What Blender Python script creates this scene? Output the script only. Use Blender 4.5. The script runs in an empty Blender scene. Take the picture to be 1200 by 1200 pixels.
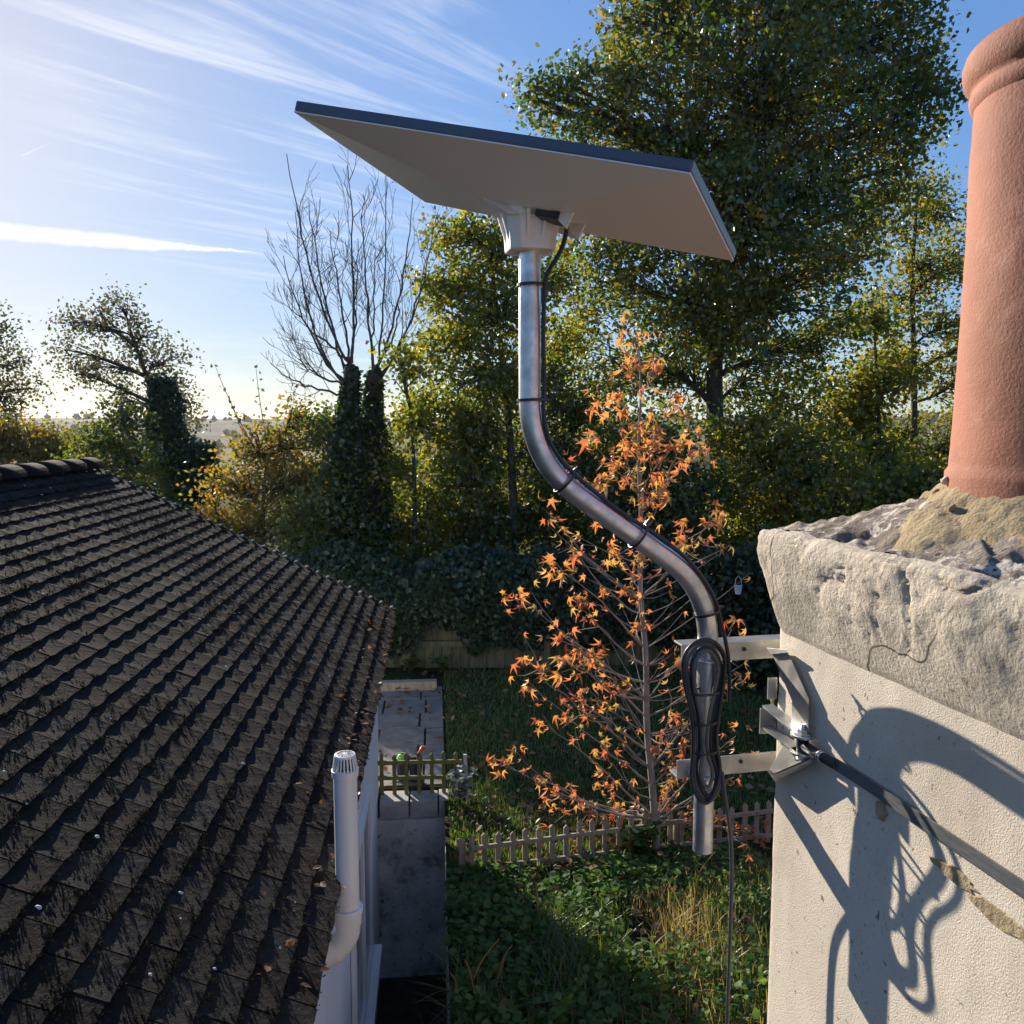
import bpy, bmesh, math, random
import numpy as np
from mathutils import Vector, Matrix, noise
random.seed(7); rng = np.random.default_rng(7)
sin, cos, rad = math.sin, math.cos, math.radians
scn = bpy.context.scene
COL = scn.collection
scn.render.engine = 'CYCLES'
cy = scn.cycles; cy.max_bounces = 5; cy.diffuse_bounces = 3; cy.glossy_bounces = 3; cy.transmission_bounces = 3; cy.volume_bounces = 0; cy.transparent_max_bounces = 4

# ------------------------------------------------------------------ camera
F = 980.0                      # focal length in photo pixels (1200 px wide)
PITCH = math.atan(100 / F)
CZ = 5.0
cam_d = bpy.data.cameras.new('camera'); cam = bpy.data.objects.new('camera', cam_d); COL.objects.link(cam)
cam.location = (0, 0, CZ); cam.rotation_euler = (math.pi / 2 - PITCH, 0, 0)
cam_d.sensor_width = 36; cam_d.lens = F / 1200 * 36; cam_d.clip_start = .02; cam_d.clip_end = 9000
scn.camera = cam

# ------------------------------------------------------------------ light
SAZ, SEL = rad(-35), rad(20)
SUN = Vector((sin(SAZ) * cos(SEL), cos(SAZ) * cos(SEL), sin(SEL)))
sl = bpy.data.lights.new('sun', 'SUN'); sl.energy = 4.3; sl.angle = rad(.5); sl.color = (1, .90, .76)
so = bpy.data.objects.new('sun', sl); COL.objects.link(so); so.rotation_euler = (-SUN).to_track_quat('-Z', 'Y').to_euler()
so.location = SUN * 50
scn.view_settings.view_transform = 'Standard'; scn.view_settings.look = 'None'
scn.view_settings.gamma = 1; scn.view_settings.exposure = 1.1; scn.view_settings.use_curve_mapping = False

def ray(x, y):
    a, b = (x - 600) / F, (600 - y) / F
    return Vector((a, cos(PITCH) + b * sin(PITCH), -sin(PITCH) + b * cos(PITCH)))
CAM = Vector((0, 0, CZ))
def atY(x, y, Y): r = ray(x, y); return CAM + r * (Y / r.y)
def atZ(x, y, z): r = ray(x, y); return CAM + r * ((z - CZ) / r.z)
def atP(x, y, p, n): r = ray(x, y); return CAM + r * ((Vector(p) - CAM).dot(n) / r.dot(n))

# ------------------------------------------------------------------ world: sky, cirrus, contrails
w = bpy.data.worlds.new('World'); scn.world = w; w.use_nodes = True
nt = w.node_tree; nt.nodes.clear(); N = nt.nodes.new; L = nt.links.new
def wm(op, a, b=None, c=None, clamp=False):
    n = N('ShaderNodeMath'); n.operation = op; n.use_clamp = clamp
    for i, q in enumerate((a, b, c)):
        if q is None: continue
        if isinstance(q, (int, float)): n.inputs[i].default_value = q
        else: L(q, n.inputs[i])
    return n.outputs[0]
def wdot(vec, k):
    n = N('ShaderNodeVectorMath'); n.operation = 'DOT_PRODUCT'; L(vec, n.inputs[0]); n.inputs[1].default_value = k; return n.outputs['Value']
def wsm(x, a, b, lo=0., hi=1.):
    n = N('ShaderNodeMapRange'); n.interpolation_type = 'SMOOTHSTEP'; L(x, n.inputs[0])
    n.inputs[1].default_value = a; n.inputs[2].default_value = b; n.inputs[3].default_value = lo; n.inputs[4].default_value = hi; return n.outputs[0]
SHK, SAT = 1.15, 1.12
sky = N('ShaderNodeTexSky'); sky.sky_type = 'NISHITA'; sky.sun_disc = False
sky.sun_elevation = SEL; sky.sun_rotation = SAZ; sky.air_density = .72; sky.dust_density = .34; sky.ozone_density = 2.8; sky.altitude = 60
tc = N('ShaderNodeTexCoord'); D = tc.outputs['Generated']
sep = N('ShaderNodeSeparateXYZ'); L(D, sep.inputs[0])
zc = wm('MAXIMUM', sep.outputs[2], .03)
px_ = wm('DIVIDE', sep.outputs[0], zc); py_ = wm('DIVIDE', sep.outputs[1], zc)
cmb = N('ShaderNodeCombineXYZ'); L(px_, cmb.inputs[0]); L(py_, cmb.inputs[1])
def streak(rotz, sc, scale, detail, rough, dist, loc=(0, 0, 0)):
    m = N('ShaderNodeMapping'); m.vector_type = 'TEXTURE'; L(cmb.outputs[0], m.inputs[0]); m.inputs['Rotation'].default_value = (0, 0, rotz); m.inputs['Scale'].default_value = sc
    m.inputs['Location'].default_value = loc
    n = N('ShaderNodeTexNoise'); L(m.outputs[0], n.inputs['Vector']); n.inputs['Scale'].default_value = scale; n.inputs['Detail'].default_value = detail
    n.inputs['Roughness'].default_value = rough; n.inputs['Distortion'].default_value = dist; return n.outputs[0]
def skp(x, y): r = ray(x, y); return r.x / r.z, r.y / r.z
_a, _b = skp(190, 10), skp(470, 110)
fib = streak(math.atan2(_b[1] - _a[1], _b[0] - _a[0]), (3.6, .62, 1), 3.2, 9, .62, .6)
pat = streak(rad(-20), (2.0, 1.0, 1), .8, 3, .5, .2, (.4, .7, 0))
fibm = wsm(fib, .42, .74)
cdir = ray(330, 20).normalized()
near = wsm(wdot(D, cdir), .95, .997)
veil = wm('MULTIPLY', fibm, wm('MAXIMUM', near, wm('MULTIPLY', wsm(pat, .55, .8), .14)))
veil = wm('MULTIPLY', veil, wsm(sep.outputs[2], .02, .16))
low = streak(rad(20), (2.2, 1.2, 1), .45, 5, .55, .3, (2, 1, 0))
lowm = wm('MULTIPLY', wsm(low, .48, .8), wm('MULTIPLY', wsm(sep.outputs[2], .2, .07, 0., .4), wsm(sep.outputs[2], .02, .06)))
def contrail(a, b, width, soft, amp, brk):
    d1, d2 = ray(*a).normalized(), ray(*b).normalized(); nn = d1.cross(d2).normalized(); tt = nn.cross(d1).normalized(); L1 = d2.dot(tt)
    nz = N('ShaderNodeTexNoise'); L(D, nz.inputs['Vector']); nz.inputs['Scale'].default_value = brk; nz.inputs['Detail'].default_value = 6; nz.inputs['Roughness'].default_value = .65
    along = wdot(D, tt)
    off = wm('ABSOLUTE', wm('ADD', wdot(D, nn), wm('MULTIPLY', wm('SUBTRACT', nz.outputs[0], .5), amp)))
    taper = wm('MULTIPLY', wsm(along, L1 + .004, L1 - .16, .1, 1.), width)
    m = wm('SUBTRACT', 1., wm('DIVIDE', off, wm('MAXIMUM', taper, .0003)), clamp=True)
    m = wm('POWER', m, soft)
    return wm('MULTIPLY', m, wm('MULTIPLY', wsm(along, L1 + .01, L1 - .03), wsm(wdot(D, d1), .6, .75)))
c1 = contrail((-160, 258), (302, 296), .0088, .75, .009, 34)
c2 = contrail((36, 178), (60, 167), .0022, .8, .0005, 60)
seg = wsm(wdot(D, ray(47, 172).normalized()), .99975, .99992)
c2 = wm('MULTIPLY', c2, seg)
tot = wm('ADD', wm('ADD', wm('MULTIPLY', veil, .44), lowm), wm('ADD', wm('MULTIPLY', c1, .95), c2), clamp=True)
bright = wm('MULTIPLY', wsm(wdot(D, SUN.normalized()), .2, .98, 3.2, 4.0), 1.)
cc = N('ShaderNodeCombineXYZ'); L(bright, cc.inputs[0]); L(wm('MULTIPLY', bright, .985), cc.inputs[1]); L(wm('MULTIPLY', bright, .96), cc.inputs[2])
# soft shoulder on the sky radiance (a hazy sky evens out towards the sun), a little more saturation
bw = N('ShaderNodeRGBToBW'); L(sky.outputs[0], bw.inputs[0])
shd = wm('DIVIDE', 1., wm('ADD', 1., wm('MULTIPLY', wm('POWER', wm('DIVIDE', bw.outputs[0], SHK), 1.5), 1.)))
shd = wm('POWER', shd, .43)
vs2 = N('ShaderNodeVectorMath'); vs2.operation = 'SCALE'; L(sky.outputs[0], vs2.inputs[0]); L(shd, vs2.inputs['Scale'])
hsv = N('ShaderNodeHueSaturation'); hsv.inputs['Saturation'].default_value = SAT; L(vs2.outputs[0], hsv.inputs['Color'])
mx = N('ShaderNodeMix'); mx.data_type = 'RGBA'; L(tot, mx.inputs[0]); L(hsv.outputs[0], mx.inputs[6]); L(cc.outputs[0], mx.inputs[7])
bg = N('ShaderNodeBackground'); bg.inputs[1].default_value = .15; L(mx.outputs[2], bg.inputs[0])
wo = N('ShaderNodeOutputWorld'); L(bg.outputs[0], wo.inputs[0])

# ------------------------------------------------------------------ materials
def newmat(name):
    m = bpy.data.materials.new(name); m.use_nodes = True; m.node_tree.nodes.clear(); return m, m.node_tree
def pm(name, c1, c2=None, scale=8, detail=6, lo=.35, hi=.65, rough=.8, metal=0., bump=0., bscale=None, c3=None, s3=2., lo3=.5, hi3=.65, stretch=(1, 1, 1), spec=.5, bdist=.01, rvar=0., coat=0., c4=None, s4=90., lo4=.66, hi4=.74, c5=None, s5=1.5, lo5=.5, hi5=.7, crack=None, tone=False):
    """principled material: two noise-mixed colours, optional stain colour, bump"""
    m, t = newmat(name); n = t.nodes.new; l = t.links.new
    out = n('ShaderNodeOutputMaterial'); b = n('ShaderNodeBsdfPrincipled'); l(b.outputs[0], out.inputs[0])
    b.inputs['Roughness'].default_value = rough; b.inputs['Metallic'].default_value = metal; b.inputs['Specular IOR Level'].default_value = spec; b.inputs['Coat Weight'].default_value = coat
    co = n('ShaderNodeTexCoord'); mp = n('ShaderNodeMapping'); l(co.outputs['Object'], mp.inputs[0]); mp.inputs['Scale'].default_value = stretch
    def nz(s, d=detail, r=.6):
        q = n('ShaderNodeTexNoise'); l(mp.outputs[0], q.inputs['Vector']); q.inputs['Scale'].default_value = s; q.inputs['Detail'].default_value = d; q.inputs['Roughness'].default_value = r; return q.outputs[0]
    def mr(x, a, c, lo_=0., hi_=1.):
        q = n('ShaderNodeMapRange'); q.interpolation_type = 'SMOOTHSTEP'; l(x, q.inputs[0]); q.inputs[1].default_value = a; q.inputs[2].default_value = c; q.inputs[3].default_value = lo_; q.inputs[4].default_value = hi_; return q.outputs[0]
    c2 = c2 or tuple(x * .8 for x in c1)
    k = n('ShaderNodeMix'); k.data_type = 'RGBA'; base = nz(scale); l(mr(base, lo, hi), k.inputs[0]); k.inputs[6].default_value = (*c1, 1); k.inputs[7].default_value = (*c2, 1); col = k.outputs[2]
    if c3:
        k3 = n('ShaderNodeMix'); k3.data_type = 'RGBA'; l(mr(nz(s3, 8, .65), lo3, hi3), k3.inputs[0]); l(col, k3.inputs[6]); k3.inputs[7].default_value = (*c3, 1); col = k3.outputs[2]
    for cx, sx, lx, hx in ((c5, s5, lo5, hi5), (c4, s4, lo4, hi4)):
        if cx:
            k4 = n('ShaderNodeMix'); k4.data_type = 'RGBA'; l(mr(nz(sx, 5, .6), lx, hx), k4.inputs[0]); l(col, k4.inputs[6]); k4.inputs[7].default_value = (*cx, 1); col = k4.outputs[2]
    if tone:
        at = n('ShaderNodeAttribute'); at.attribute_name = 'rnd'; hv = n('ShaderNodeHueSaturation'); l(mr(at.outputs['Fac'], 0, 1, .75, 1.3), hv.inputs['Value']); l(mr(at.outputs['Fac'], .2, .9, 1.25, .7), hv.inputs['Saturation']); l(col, hv.inputs['Color']); col = hv.outputs[0]
    if crack:
        c0 = nz(crack[0], 3, .42); sb_ = n('ShaderNodeMath'); sb_.operation = 'SUBTRACT'; l(c0, sb_.inputs[0]); sb_.inputs[1].default_value = .5; ab = n('ShaderNodeMath'); ab.operation = 'ABSOLUTE'; l(sb_.outputs[0], ab.inputs[0])
        ck = mr(ab.outputs[0], crack[1], crack[1] * .35); mk = n('ShaderNodeMath'); mk.operation = 'MULTIPLY'; l(ck, mk.inputs[0]); l(mr(nz(crack[0] * .6, 2), .5, .56), mk.inputs[1])
        kc = n('ShaderNodeMix'); kc.data_type = 'RGBA'; l(mk.outputs[0], kc.inputs[0]); l(col, kc.inputs[6]); kc.inputs[7].default_value = (*crack[2], 1); col = kc.outputs[2]
    l(col, b.inputs['Base Color'])
    if rvar: l(mr(base, .3, .7, max(0, rough - rvar), min(1, rough + rvar)), b.inputs['Roughness'])
    if bump:
        bp = n('ShaderNodeBump'); bp.inputs['Strength'].default_value = bump; bp.inputs['Distance'].default_value = bdist; l(nz(bscale or scale * 3, 8, .65), bp.inputs['Height']); l(bp.outputs[0], b.inputs['Normal'])
    return m
def leafmat(name, cols, trans=.45, gloss=.05, attr='rnd', grough=.4):
    m, t = newmat(name); n = t.nodes.new; l = t.links.new
    a = n('ShaderNodeAttribute'); a.attribute_name = attr
    r = n('ShaderNodeValToRGB'); l(a.outputs['Fac'], r.inputs[0]); els = r.color_ramp.elements
    for i, c in enumerate(cols):
        e = els[i] if i < 2 else els.new(.5)
        e.position = i / (len(cols) - 1) if len(cols) > 1 else 0
    for i, c in enumerate(cols):
        els[i].position = i / max(1, len(cols) - 1); els[i].color = (*c, 1)
    d = n('ShaderNodeBsdfDiffuse'); tr = n('ShaderNodeBsdfTranslucent'); l(r.outputs[0], d.inputs[0])
    hs = n('ShaderNodeHueSaturation'); hs.inputs['Saturation'].default_value = 1.15; hs.inputs['Value'].default_value = 1.7; l(r.outputs[0], hs.inputs['Color']); l(hs.outputs[0], tr.inputs[0])
    mx = n('ShaderNodeMixShader'); mx.inputs[0].default_value = trans; l(d.outputs[0], mx.inputs[1]); l(tr.outputs[0], mx.inputs[2])
    g = n('ShaderNodeBsdfGlossy'); g.inputs['Roughness'].default_value = grough; g.inputs[0].default_value = (.9, .95, 1, 1)
    m2 = n('ShaderNodeMixShader'); m2.inputs[0].default_value = gloss; l(mx.outputs[0], m2.inputs[1]); l(g.outputs[0], m2.inputs[2])
    o = n('ShaderNodeOutputMaterial'); l(m2.outputs[0], o.inputs[0]); return m
M = {}
M['render'] = pm('cream_render', (.70, .615, .49), (.62, .54, .43), 4, rough=.95, bump=.8, bscale=420, bdist=.003, c3=(.44, .37, .29), s3=150, lo3=.57, hi3=.68, c4=(.24, .19, .14), s4=60, lo4=.655, hi4=.70, c5=(.50, .43, .335), s5=2.6, lo5=.5, hi5=.75, crack=(1.6, .0016, (.34, .28, .21)))
M['cap'] = pm('weathered_cap', (.62, .54, .43), (.50, .43, .335), 10, 10, rough=1, bump=1, bscale=150, bdist=.005, c3=(.23, .195, .155), s3=42, lo3=.57, hi3=.68, c4=(.10, .085, .07), s4=75, lo4=.66, hi4=.72, c5=(.37, .325, .265), s5=5.5, lo5=.5, hi5=.66, crack=(2.6, .0035, (.10, .085, .07)))
M['captop'] = pm('cap_top', (.30, .25, .20), (.17, .14, .115), 16, 10, rough=1, bump=1, bscale=90, bdist=.010, c3=(.60, .54, .45), s3=30, lo3=.52, hi3=.60, c4=(.07, .06, .05), s4=60, lo4=.62, hi4=.70)
M['mortar'] = pm('ochre_mortar', (.44, .35, .20), (.33, .25, .145), 22, 9, rough=1, bump=1, bscale=110, bdist=.008, c3=(.14, .115, .08), s3=40, lo3=.58, hi3=.68, c4=(.55, .48, .36), s4=55, lo4=.64, hi4=.72)
M['terracotta'] = pm('terracotta', (.37, .140, .080), (.30, .115, .066), 7, 6, rough=.8, bump=.5, bscale=200, bdist=.003, c3=(.47, .25, .18), s3=11, lo3=.55, hi3=.75, c4=(.20, .09, .06), s4=70, lo4=.70, hi4=.76, c5=(.31, .14, .09), s5=3, lo5=.5, hi5=.72)
M['galv'] = pm('galvanised', (.72, .72, .73), (.56, .57, .58), 30, 4, rough=.44, metal=1, bump=.05, bscale=80, rvar=.1)
M['galvdull'] = pm('galvanised_dull', (.58, .57, .55), (.44, .43, .41), 24, 6, rough=.5, metal=1, bump=.08, bscale=60, c3=(.35, .30, .24), s3=30, lo3=.62, hi3=.75, rvar=.1)
M['white_plastic'] = pm('white_plastic', (.82, .78, .75), (.79, .75, .72), 4, rough=.45)
M['dishface'] = pm('dish_edge_shade', (.085, .10, .135), (.075, .09, .125), 4, rough=.35)  # dark blue of shade and reflected sky put into the edge colour
M['black'] = pm('black_rubber', (.018, .018, .020), (.026, .026, .028), 20, rough=.42)
M['strapgrey'] = pm('grey_strap', (.085, .095, .095), (.12, .125, .12), 40, rough=.35, stretch=(1, 1, 6), rvar=.1)
M['cable_sheen'] = pm('black_cable_sheen', (.075, .075, .078), (.10, .10, .10), 20, rough=.4)  # black cable lightened, its grey highlights put into the base colour
M['wallwhite'] = pm('white_paint', (.86, .86, .85), (.79, .79, .79), 3, rough=.6, bump=.1, bscale=30, c3=(.42, .42, .42), s3=4, lo3=.66, hi3=.80, stretch=(1, 1, .25))
M['pipe'] = pm('pale_pvc', (.78, .765, .73), (.72, .705, .67), 5, rough=.38, c3=(.46, .43, .37), s3=9, lo3=.62, hi3=.8, stretch=(1, 1, .3))
M['tile'] = pm('roof_tile', (.015, .0125, .012), (.026, .021, .019), 13, 8, rough=.98, bump=.8, bscale=60, bdist=.008, c3=(.055, .053, .051), s3=22, lo3=.58, hi3=.76, spec=.12, c5=(.045, .028, .02), s5=1.1, lo5=.55, hi5=.75, tone=True)
M['concrete'] = pm('grey_concrete', (.72, .68, .62), (.52, .49, .45), 5, 8, rough=.95, bump=.5, bscale=35, bdist=.006, c3=(.24, .225, .20), s3=5.5, lo3=.50, hi3=.70, c4=(.12, .115, .10), s4=28, lo4=.60, hi4=.70)
M['verge'] = pm('verge_mortar_glint', (.20, .19, .17), (.12, .11, .10), 20, 8, rough=1, bump=.6, bscale=60)  # mortar, paler so the course ends also pass for lit tile edges
M['block'] = pm('pale_block', (.46, .44, .41), (.36, .345, .32), 8, 8, rough=.95, bump=.6, bscale=45)
M['slab'] = pm('paving_slab', (.22, .205, .185), (.15, .142, .135), 5, 8, rough=.9, bump=.3, bscale=40, c3=(.07, .072, .06), s3=6, lo3=.55, hi3=.75)
M['oldwood'] = pm('weathered_wood', (.44, .37, .27), (.31, .26, .19), 12, 7, rough=.9, bump=.5, bscale=40, stretch=(4, 4, .6), c3=(.12, .12, .07), s3=9, lo3=.55, hi3=.75)
M['greenwood'] = pm('mossy_wood', (.25, .255, .075), (.16, .165, .06), 12, 7, rough=.9, bump=.4, bscale=40, stretch=(3, 3, .7))
M['fencewood'] = pm('fence_board', (.09, .085, .06), (.14, .155, .08), 4, 8, rough=.9, bump=.4, bscale=30, stretch=(6, 6, .5))
M['whitewood'] = pm('bleached_stake', (.6, .57, .5), (.42, .39, .33), 14, rough=.9, stretch=(4, 4, .6))
M['bark'] = pm('bark', (.055, .045, .035), (.095, .082, .064), 12, 8, rough=.95, bump=.9, bscale=30, stretch=(1, 1, .25), bdist=.03)
M['bark2'] = pm('grey_bark', (.27, .22, .17), (.38, .33, .27), 20, 8, rough=.9, bump=.3, bscale=50, stretch=(1, 1, .4))
M['twig'] = pm('twig', (.075, .060, .048), (.12, .10, .08), 14, 4, rough=.9)
M['soil'] = pm('soil', (.035, .027, .018), (.06, .046, .03), 9, 8, rough=1, bump=.8, bscale=30, bdist=.03)
M['navy'] = pm('navy_plastic', (.012, .018, .06), (.02, .028, .08), 6, rough=.4)
M['limeplastic'] = pm('lime_plastic', (.25, .62, .12), (.22, .55, .10), 6, rough=.4)
M['redplastic'] = pm('red_plastic', (.60, .08, .06), (.5, .07, .06), 6, rough=.4)
M['whiteplain'] = pm('white_cup', (.75, .76, .78), (.68, .7, .72), 8, rough=.4)
M['glass'] = pm('window_glass', (.03, .04, .05), (.035, .045, .055), 2, rough=.08)
M['stalk'] = pm('dead_stalk', (.42, .24, .10), (.30, .17, .07), 18, rough=.9, stretch=(1, 1, .3))
M['moss'] = leafmat('moss', [(.018, .016, .012), (.026, .024, .014), (.044, .042, .024), (.032, .027, .019)], .10, .0)
M['lichen'] = pm('lichen', (.50, .50, .47), (.40, .41, .38), 40, rough=1)
M['oak'] = leafmat('oak_leaf', [(0.042, 0.074, 0.018), (0.065, 0.106, 0.023), (0.097, 0.136, 0.029), (0.174, 0.174, 0.035), (0.302, 0.205, 0.039)], 0.46, .06)
M['lime'] = leafmat('lime_leaf', [(0.066, 0.1, 0.021), (0.112, 0.147, 0.027), (0.188, 0.19, 0.033), (0.3, 0.241, 0.045)], 0.58, .05)
M['under'] = leafmat('understory_leaf', [(0.038, 0.073, 0.019), (0.067, 0.103, 0.022), (0.119, 0.145, 0.03), (0.238, 0.203, 0.041)], 0.52, .05)
M['ivy'] = leafmat('ivy_leaf', [(.016, .034, .014), (.024, .048, .018), (.036, .062, .022), (.06, .085, .03)], 0.25, .04, grough=.45)
M['yellowleaf'] = leafmat('yellow_leaf', [(.07, .10, .022), (.12, .14, .03), (.22, .19, .045), (.30, .16, .045), (.19, .18, .045)], 0.55, .05)
M['ashleaf'] = leafmat('ash_leaf', [(0.04, 0.057, 0.02), (0.064, 0.083, 0.029), (0.108, 0.1, 0.04), (0.129, 0.089, 0.043)], 0.45, .07)
M['rightleaf'] = leafmat('birch_leaf', [(0.073, 0.106, 0.02), (0.121, 0.151, 0.027), (0.211, 0.189, 0.034), (0.308, 0.227, 0.047)], 0.56, .04)
M['maple'] = leafmat('maple_leaf', [(.44, .15, .085), (.48, .20, .10), (.52, .26, .11), (.46, .28, .10), (.33, .25, .085)], 0.5, .05)
M['weed'] = leafmat('weed_leaf', [(.032, .08, .016), (.06, .125, .026), (.095, .17, .035), (.15, .20, .05)], .42, .02, grough=.6)
M['grass'] = leafmat('grass_blade', [(0.039, 0.085, 0.016), (0.072, 0.13, 0.021), (0.13, 0.182, 0.036), (0.247, 0.234, 0.078)], 0.42, .05)
M['straw'] = leafmat('dry_grass', [(0.192, 0.18, 0.054), (0.288, 0.252, 0.09), (0.408, 0.324, 0.132), (0.312, 0.192, 0.084)], 0.4, .04)
M['litter'] = leafmat('leaf_litter', [(.10, .045, .02), (.17, .075, .03), (.25, .12, .05), (.30, .19, .10)], .2, .04)
M['silver'] = leafmat('silver_leaf', [(.20, .24, .19), (.30, .33, .28)], .25, .05)
M['farwood'] = leafmat('far_crown', [(.07, .065, .025), (.14, .10, .03), (.20, .12, .035), (.10, .09, .03)], .1, .0)

# ------------------------------------------------------------------ mesh helpers
ORG = {}
def V(*a): return Vector(a)
def frame(d, up=Vector((0, 0, 1))):
    d = d.normalized(); a = d.cross(up)
    if a.length < 1e-4: a = d.cross(Vector((0, 1, 0)))
    a.normalize(); return a, a.cross(d).normalized()
class MB:
    def __init__(s): s.v = []; s.f = []
    def add(s, vs, fs):
        o = len(s.v); s.v += [tuple(q) for q in vs]; s.f += [tuple(i + o for i in f) for f in fs]; return s
    def hexa(s, p): return s.add(p, [(0, 3, 2, 1), (4, 5, 6, 7), (0, 1, 5, 4), (1, 2, 6, 5), (2, 3, 7, 6), (3, 0, 4, 7)])
    def box(s, c, ax, ay, az):
        c, ax, ay, az = map(Vector, (c, ax, ay, az))
        return s.hexa([c + ax * i + ay * j + az * k for k in (-1, 1) for i, j in ((-1, -1), (1, -1), (1, 1), (-1, 1))])
    def tube(s, path, r, n=8, cap=True, flat=None):
        P = [Vector(p) for p in path]; rr = r if hasattr(r, '__len__') else [r] * len(P)
        o = len(s.v); a = None
        for i, p in enumerate(P):
            d = (P[min(i + 1, len(P) - 1)] - P[max(i - 1, 0)])
            if d.length < 1e-9: d = Vector((0, 0, 1))
            d.normalize()
            if a is None: a, b = frame(d)
            else:
                a = (a - d * a.dot(d))
                if a.length < 1e-5: a, b = frame(d)
                a.normalize()
            b = d.cross(a)
            for k in range(n):
                t = 2 * math.pi * k / n; s.v.append(tuple(p + (a * cos(t) + b * sin(t)) * rr[i]))
        for i in range(len(P) - 1):
            for k in range(n):
                k2 = (k + 1) % n; s.f.append((o + i * n + k, o + i * n + k2, o + (i + 1) * n + k2, o + (i + 1) * n + k))
        if cap:
            s.f.append(tuple(o + k for k in range(n))[::-1]); s.f.append(tuple(o + (len(P) - 1) * n + k for k in range(n)))
        return s
    def lathe(s, prof, o, n=32, M3=None, cap=True):
        b = len(s.v)
        for r, z in prof:
            for k in range(n):
                t = 2 * math.pi * k / n; q = Vector((r * cos(t), r * sin(t), z)); q = (M3 @ q) if M3 else q
                s.v.append(tuple(q + Vector(o)))
        for i in range(len(prof) - 1):
            for k in range(n):
                k2 = (k + 1) % n; s.f.append((b + i * n + k, b + i * n + k2, b + (i + 1) * n + k2, b + (i + 1) * n + k))
        if cap:
            s.f.append(tuple(b + k for k in range(n))[::-1]); s.f.append(tuple(b + (len(prof) - 1) * n + k for k in range(n)))
        return s
    def strip(s, pts, wv, th):
        """flat bar following pts; wv = width vector(s) half, th = thickness vector half"""
        P = [Vector(p) for p in pts]; o = len(s.v)
        for i, p in enumerate(P):
            W = Vector(wv[i]) if isinstance(wv, list) else Vector(wv); T = Vector(th[i]) if isinstance(th, list) else Vector(th)
            s.v += [tuple(p - W - T), tuple(p + W - T), tuple(p + W + T), tuple(p - W + T)]
        for i in range(len(P) - 1):
            for k in range(4):
                k2 = (k + 1) % 4; s.f.append((o + i * 4 + k, o + i * 4 + k2, o + i * 4 + 4 + k2, o + i * 4 + 4 + k))
        e = o + (len(P) - 1) * 4; s.f += [(o + 3, o + 2, o + 1, o), (e, e + 1, e + 2, e + 3)]
        return s
    def build(s, name, mat, parent=None, org=None, smooth=False, bevel=0, autos=None, seg=2):
        O = Vector(ORG[parent.name]) if parent else Vector(org or (0, 0, 0))
        me = bpy.data.meshes.new(name); me.from_pydata([tuple(Vector(q) - O) for q in s.v], [], s.f)
        bm = bmesh.new(); bm.from_mesh(me); bmesh.ops.recalc_face_normals(bm, faces=bm.faces)
        if bevel: bmesh.ops.bevel(bm, geom=bm.edges[:], offset=bevel, segments=seg, affect='EDGES', profile=.6, clamp_overlap=True)
        bm.to_mesh(me); bm.free()
        me.materials.append(mat)
        if smooth: me.shade_smooth()
        if autos: me.shade_smooth(); me.set_sharp_from_angle(angle=rad(autos))
        ob = bpy.data.objects.new(name, me); COL.objects.link(ob); ORG[ob.name] = O
        if parent: ob.parent = parent
        else: ob.location = O
        return ob
def tag(o, label=None, cat=None, group=None, kind=None):
    if label: o['label'] = label
    if cat: o['category'] = cat
    if group: o['group'] = group
    if kind: o['kind'] = kind
    return o
def thing(name, loc, label, cat, group=None):
    e = bpy.data.objects.new(name, None); e.location = loc; e.empty_display_size = .1; COL.objects.link(e); ORG[e.name] = Vector(loc); return tag(e, label, cat, group)
def rawmesh(name, vs, tris, mat, parent=None, org=(0, 0, 0), rnd=None, smooth=False):
    """numpy verts (n,3), tris (m,3), per-face random attribute"""
    O = np.array(ORG[parent.name]) if parent else np.array(org, float)
    vs = np.asarray(vs, np.float32) - O.astype(np.float32)
    me = bpy.data.meshes.new(name); me.vertices.add(len(vs)); me.vertices.foreach_set('co', vs.ravel())
    k = tris.shape[1]; me.loops.add(tris.size); me.loops.foreach_set('vertex_index', tris.ravel().astype(np.int32))
    me.polygons.add(len(tris)); me.polygons.foreach_set('loop_start', np.arange(0, tris.size, k, dtype=np.int32))
    me.update(calc_edges=True)
    if rnd is not None:
        at = me.attributes.new('rnd', 'FLOAT', 'FACE'); at.data.foreach_set('value', np.asarray(rnd, np.float32))
    me.materials.append(mat)
    if smooth: me.shade_smooth()
    ob = bpy.data.objects.new(name, me); COL.objects.link(ob); ORG[ob.name] = Vector(O)
    if parent: ob.parent = parent
    else: ob.location = Vector(O)
    return ob
def unit(a): return a / np.maximum(np.linalg.norm(a, axis=-1, keepdims=True), 1e-9)
LEAF = np.array([(0, 0, 0), (.30, .38, .06), (.24, .72, .05), (0, 1, -.06), (-.24, .72, .05), (-.30, .38, .06)])
LT4 = np.array([(0, 1, 2), (0, 2, 3), (0, 3, 4), (0, 4, 5)])
LEAF2 = np.array([(0, 0, 0), (.36, .5, .09), (0, 1, -.05), (-.36, .5, .09)]); LT2 = np.array([(0, 1, 2), (0, 2, 3)])
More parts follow.
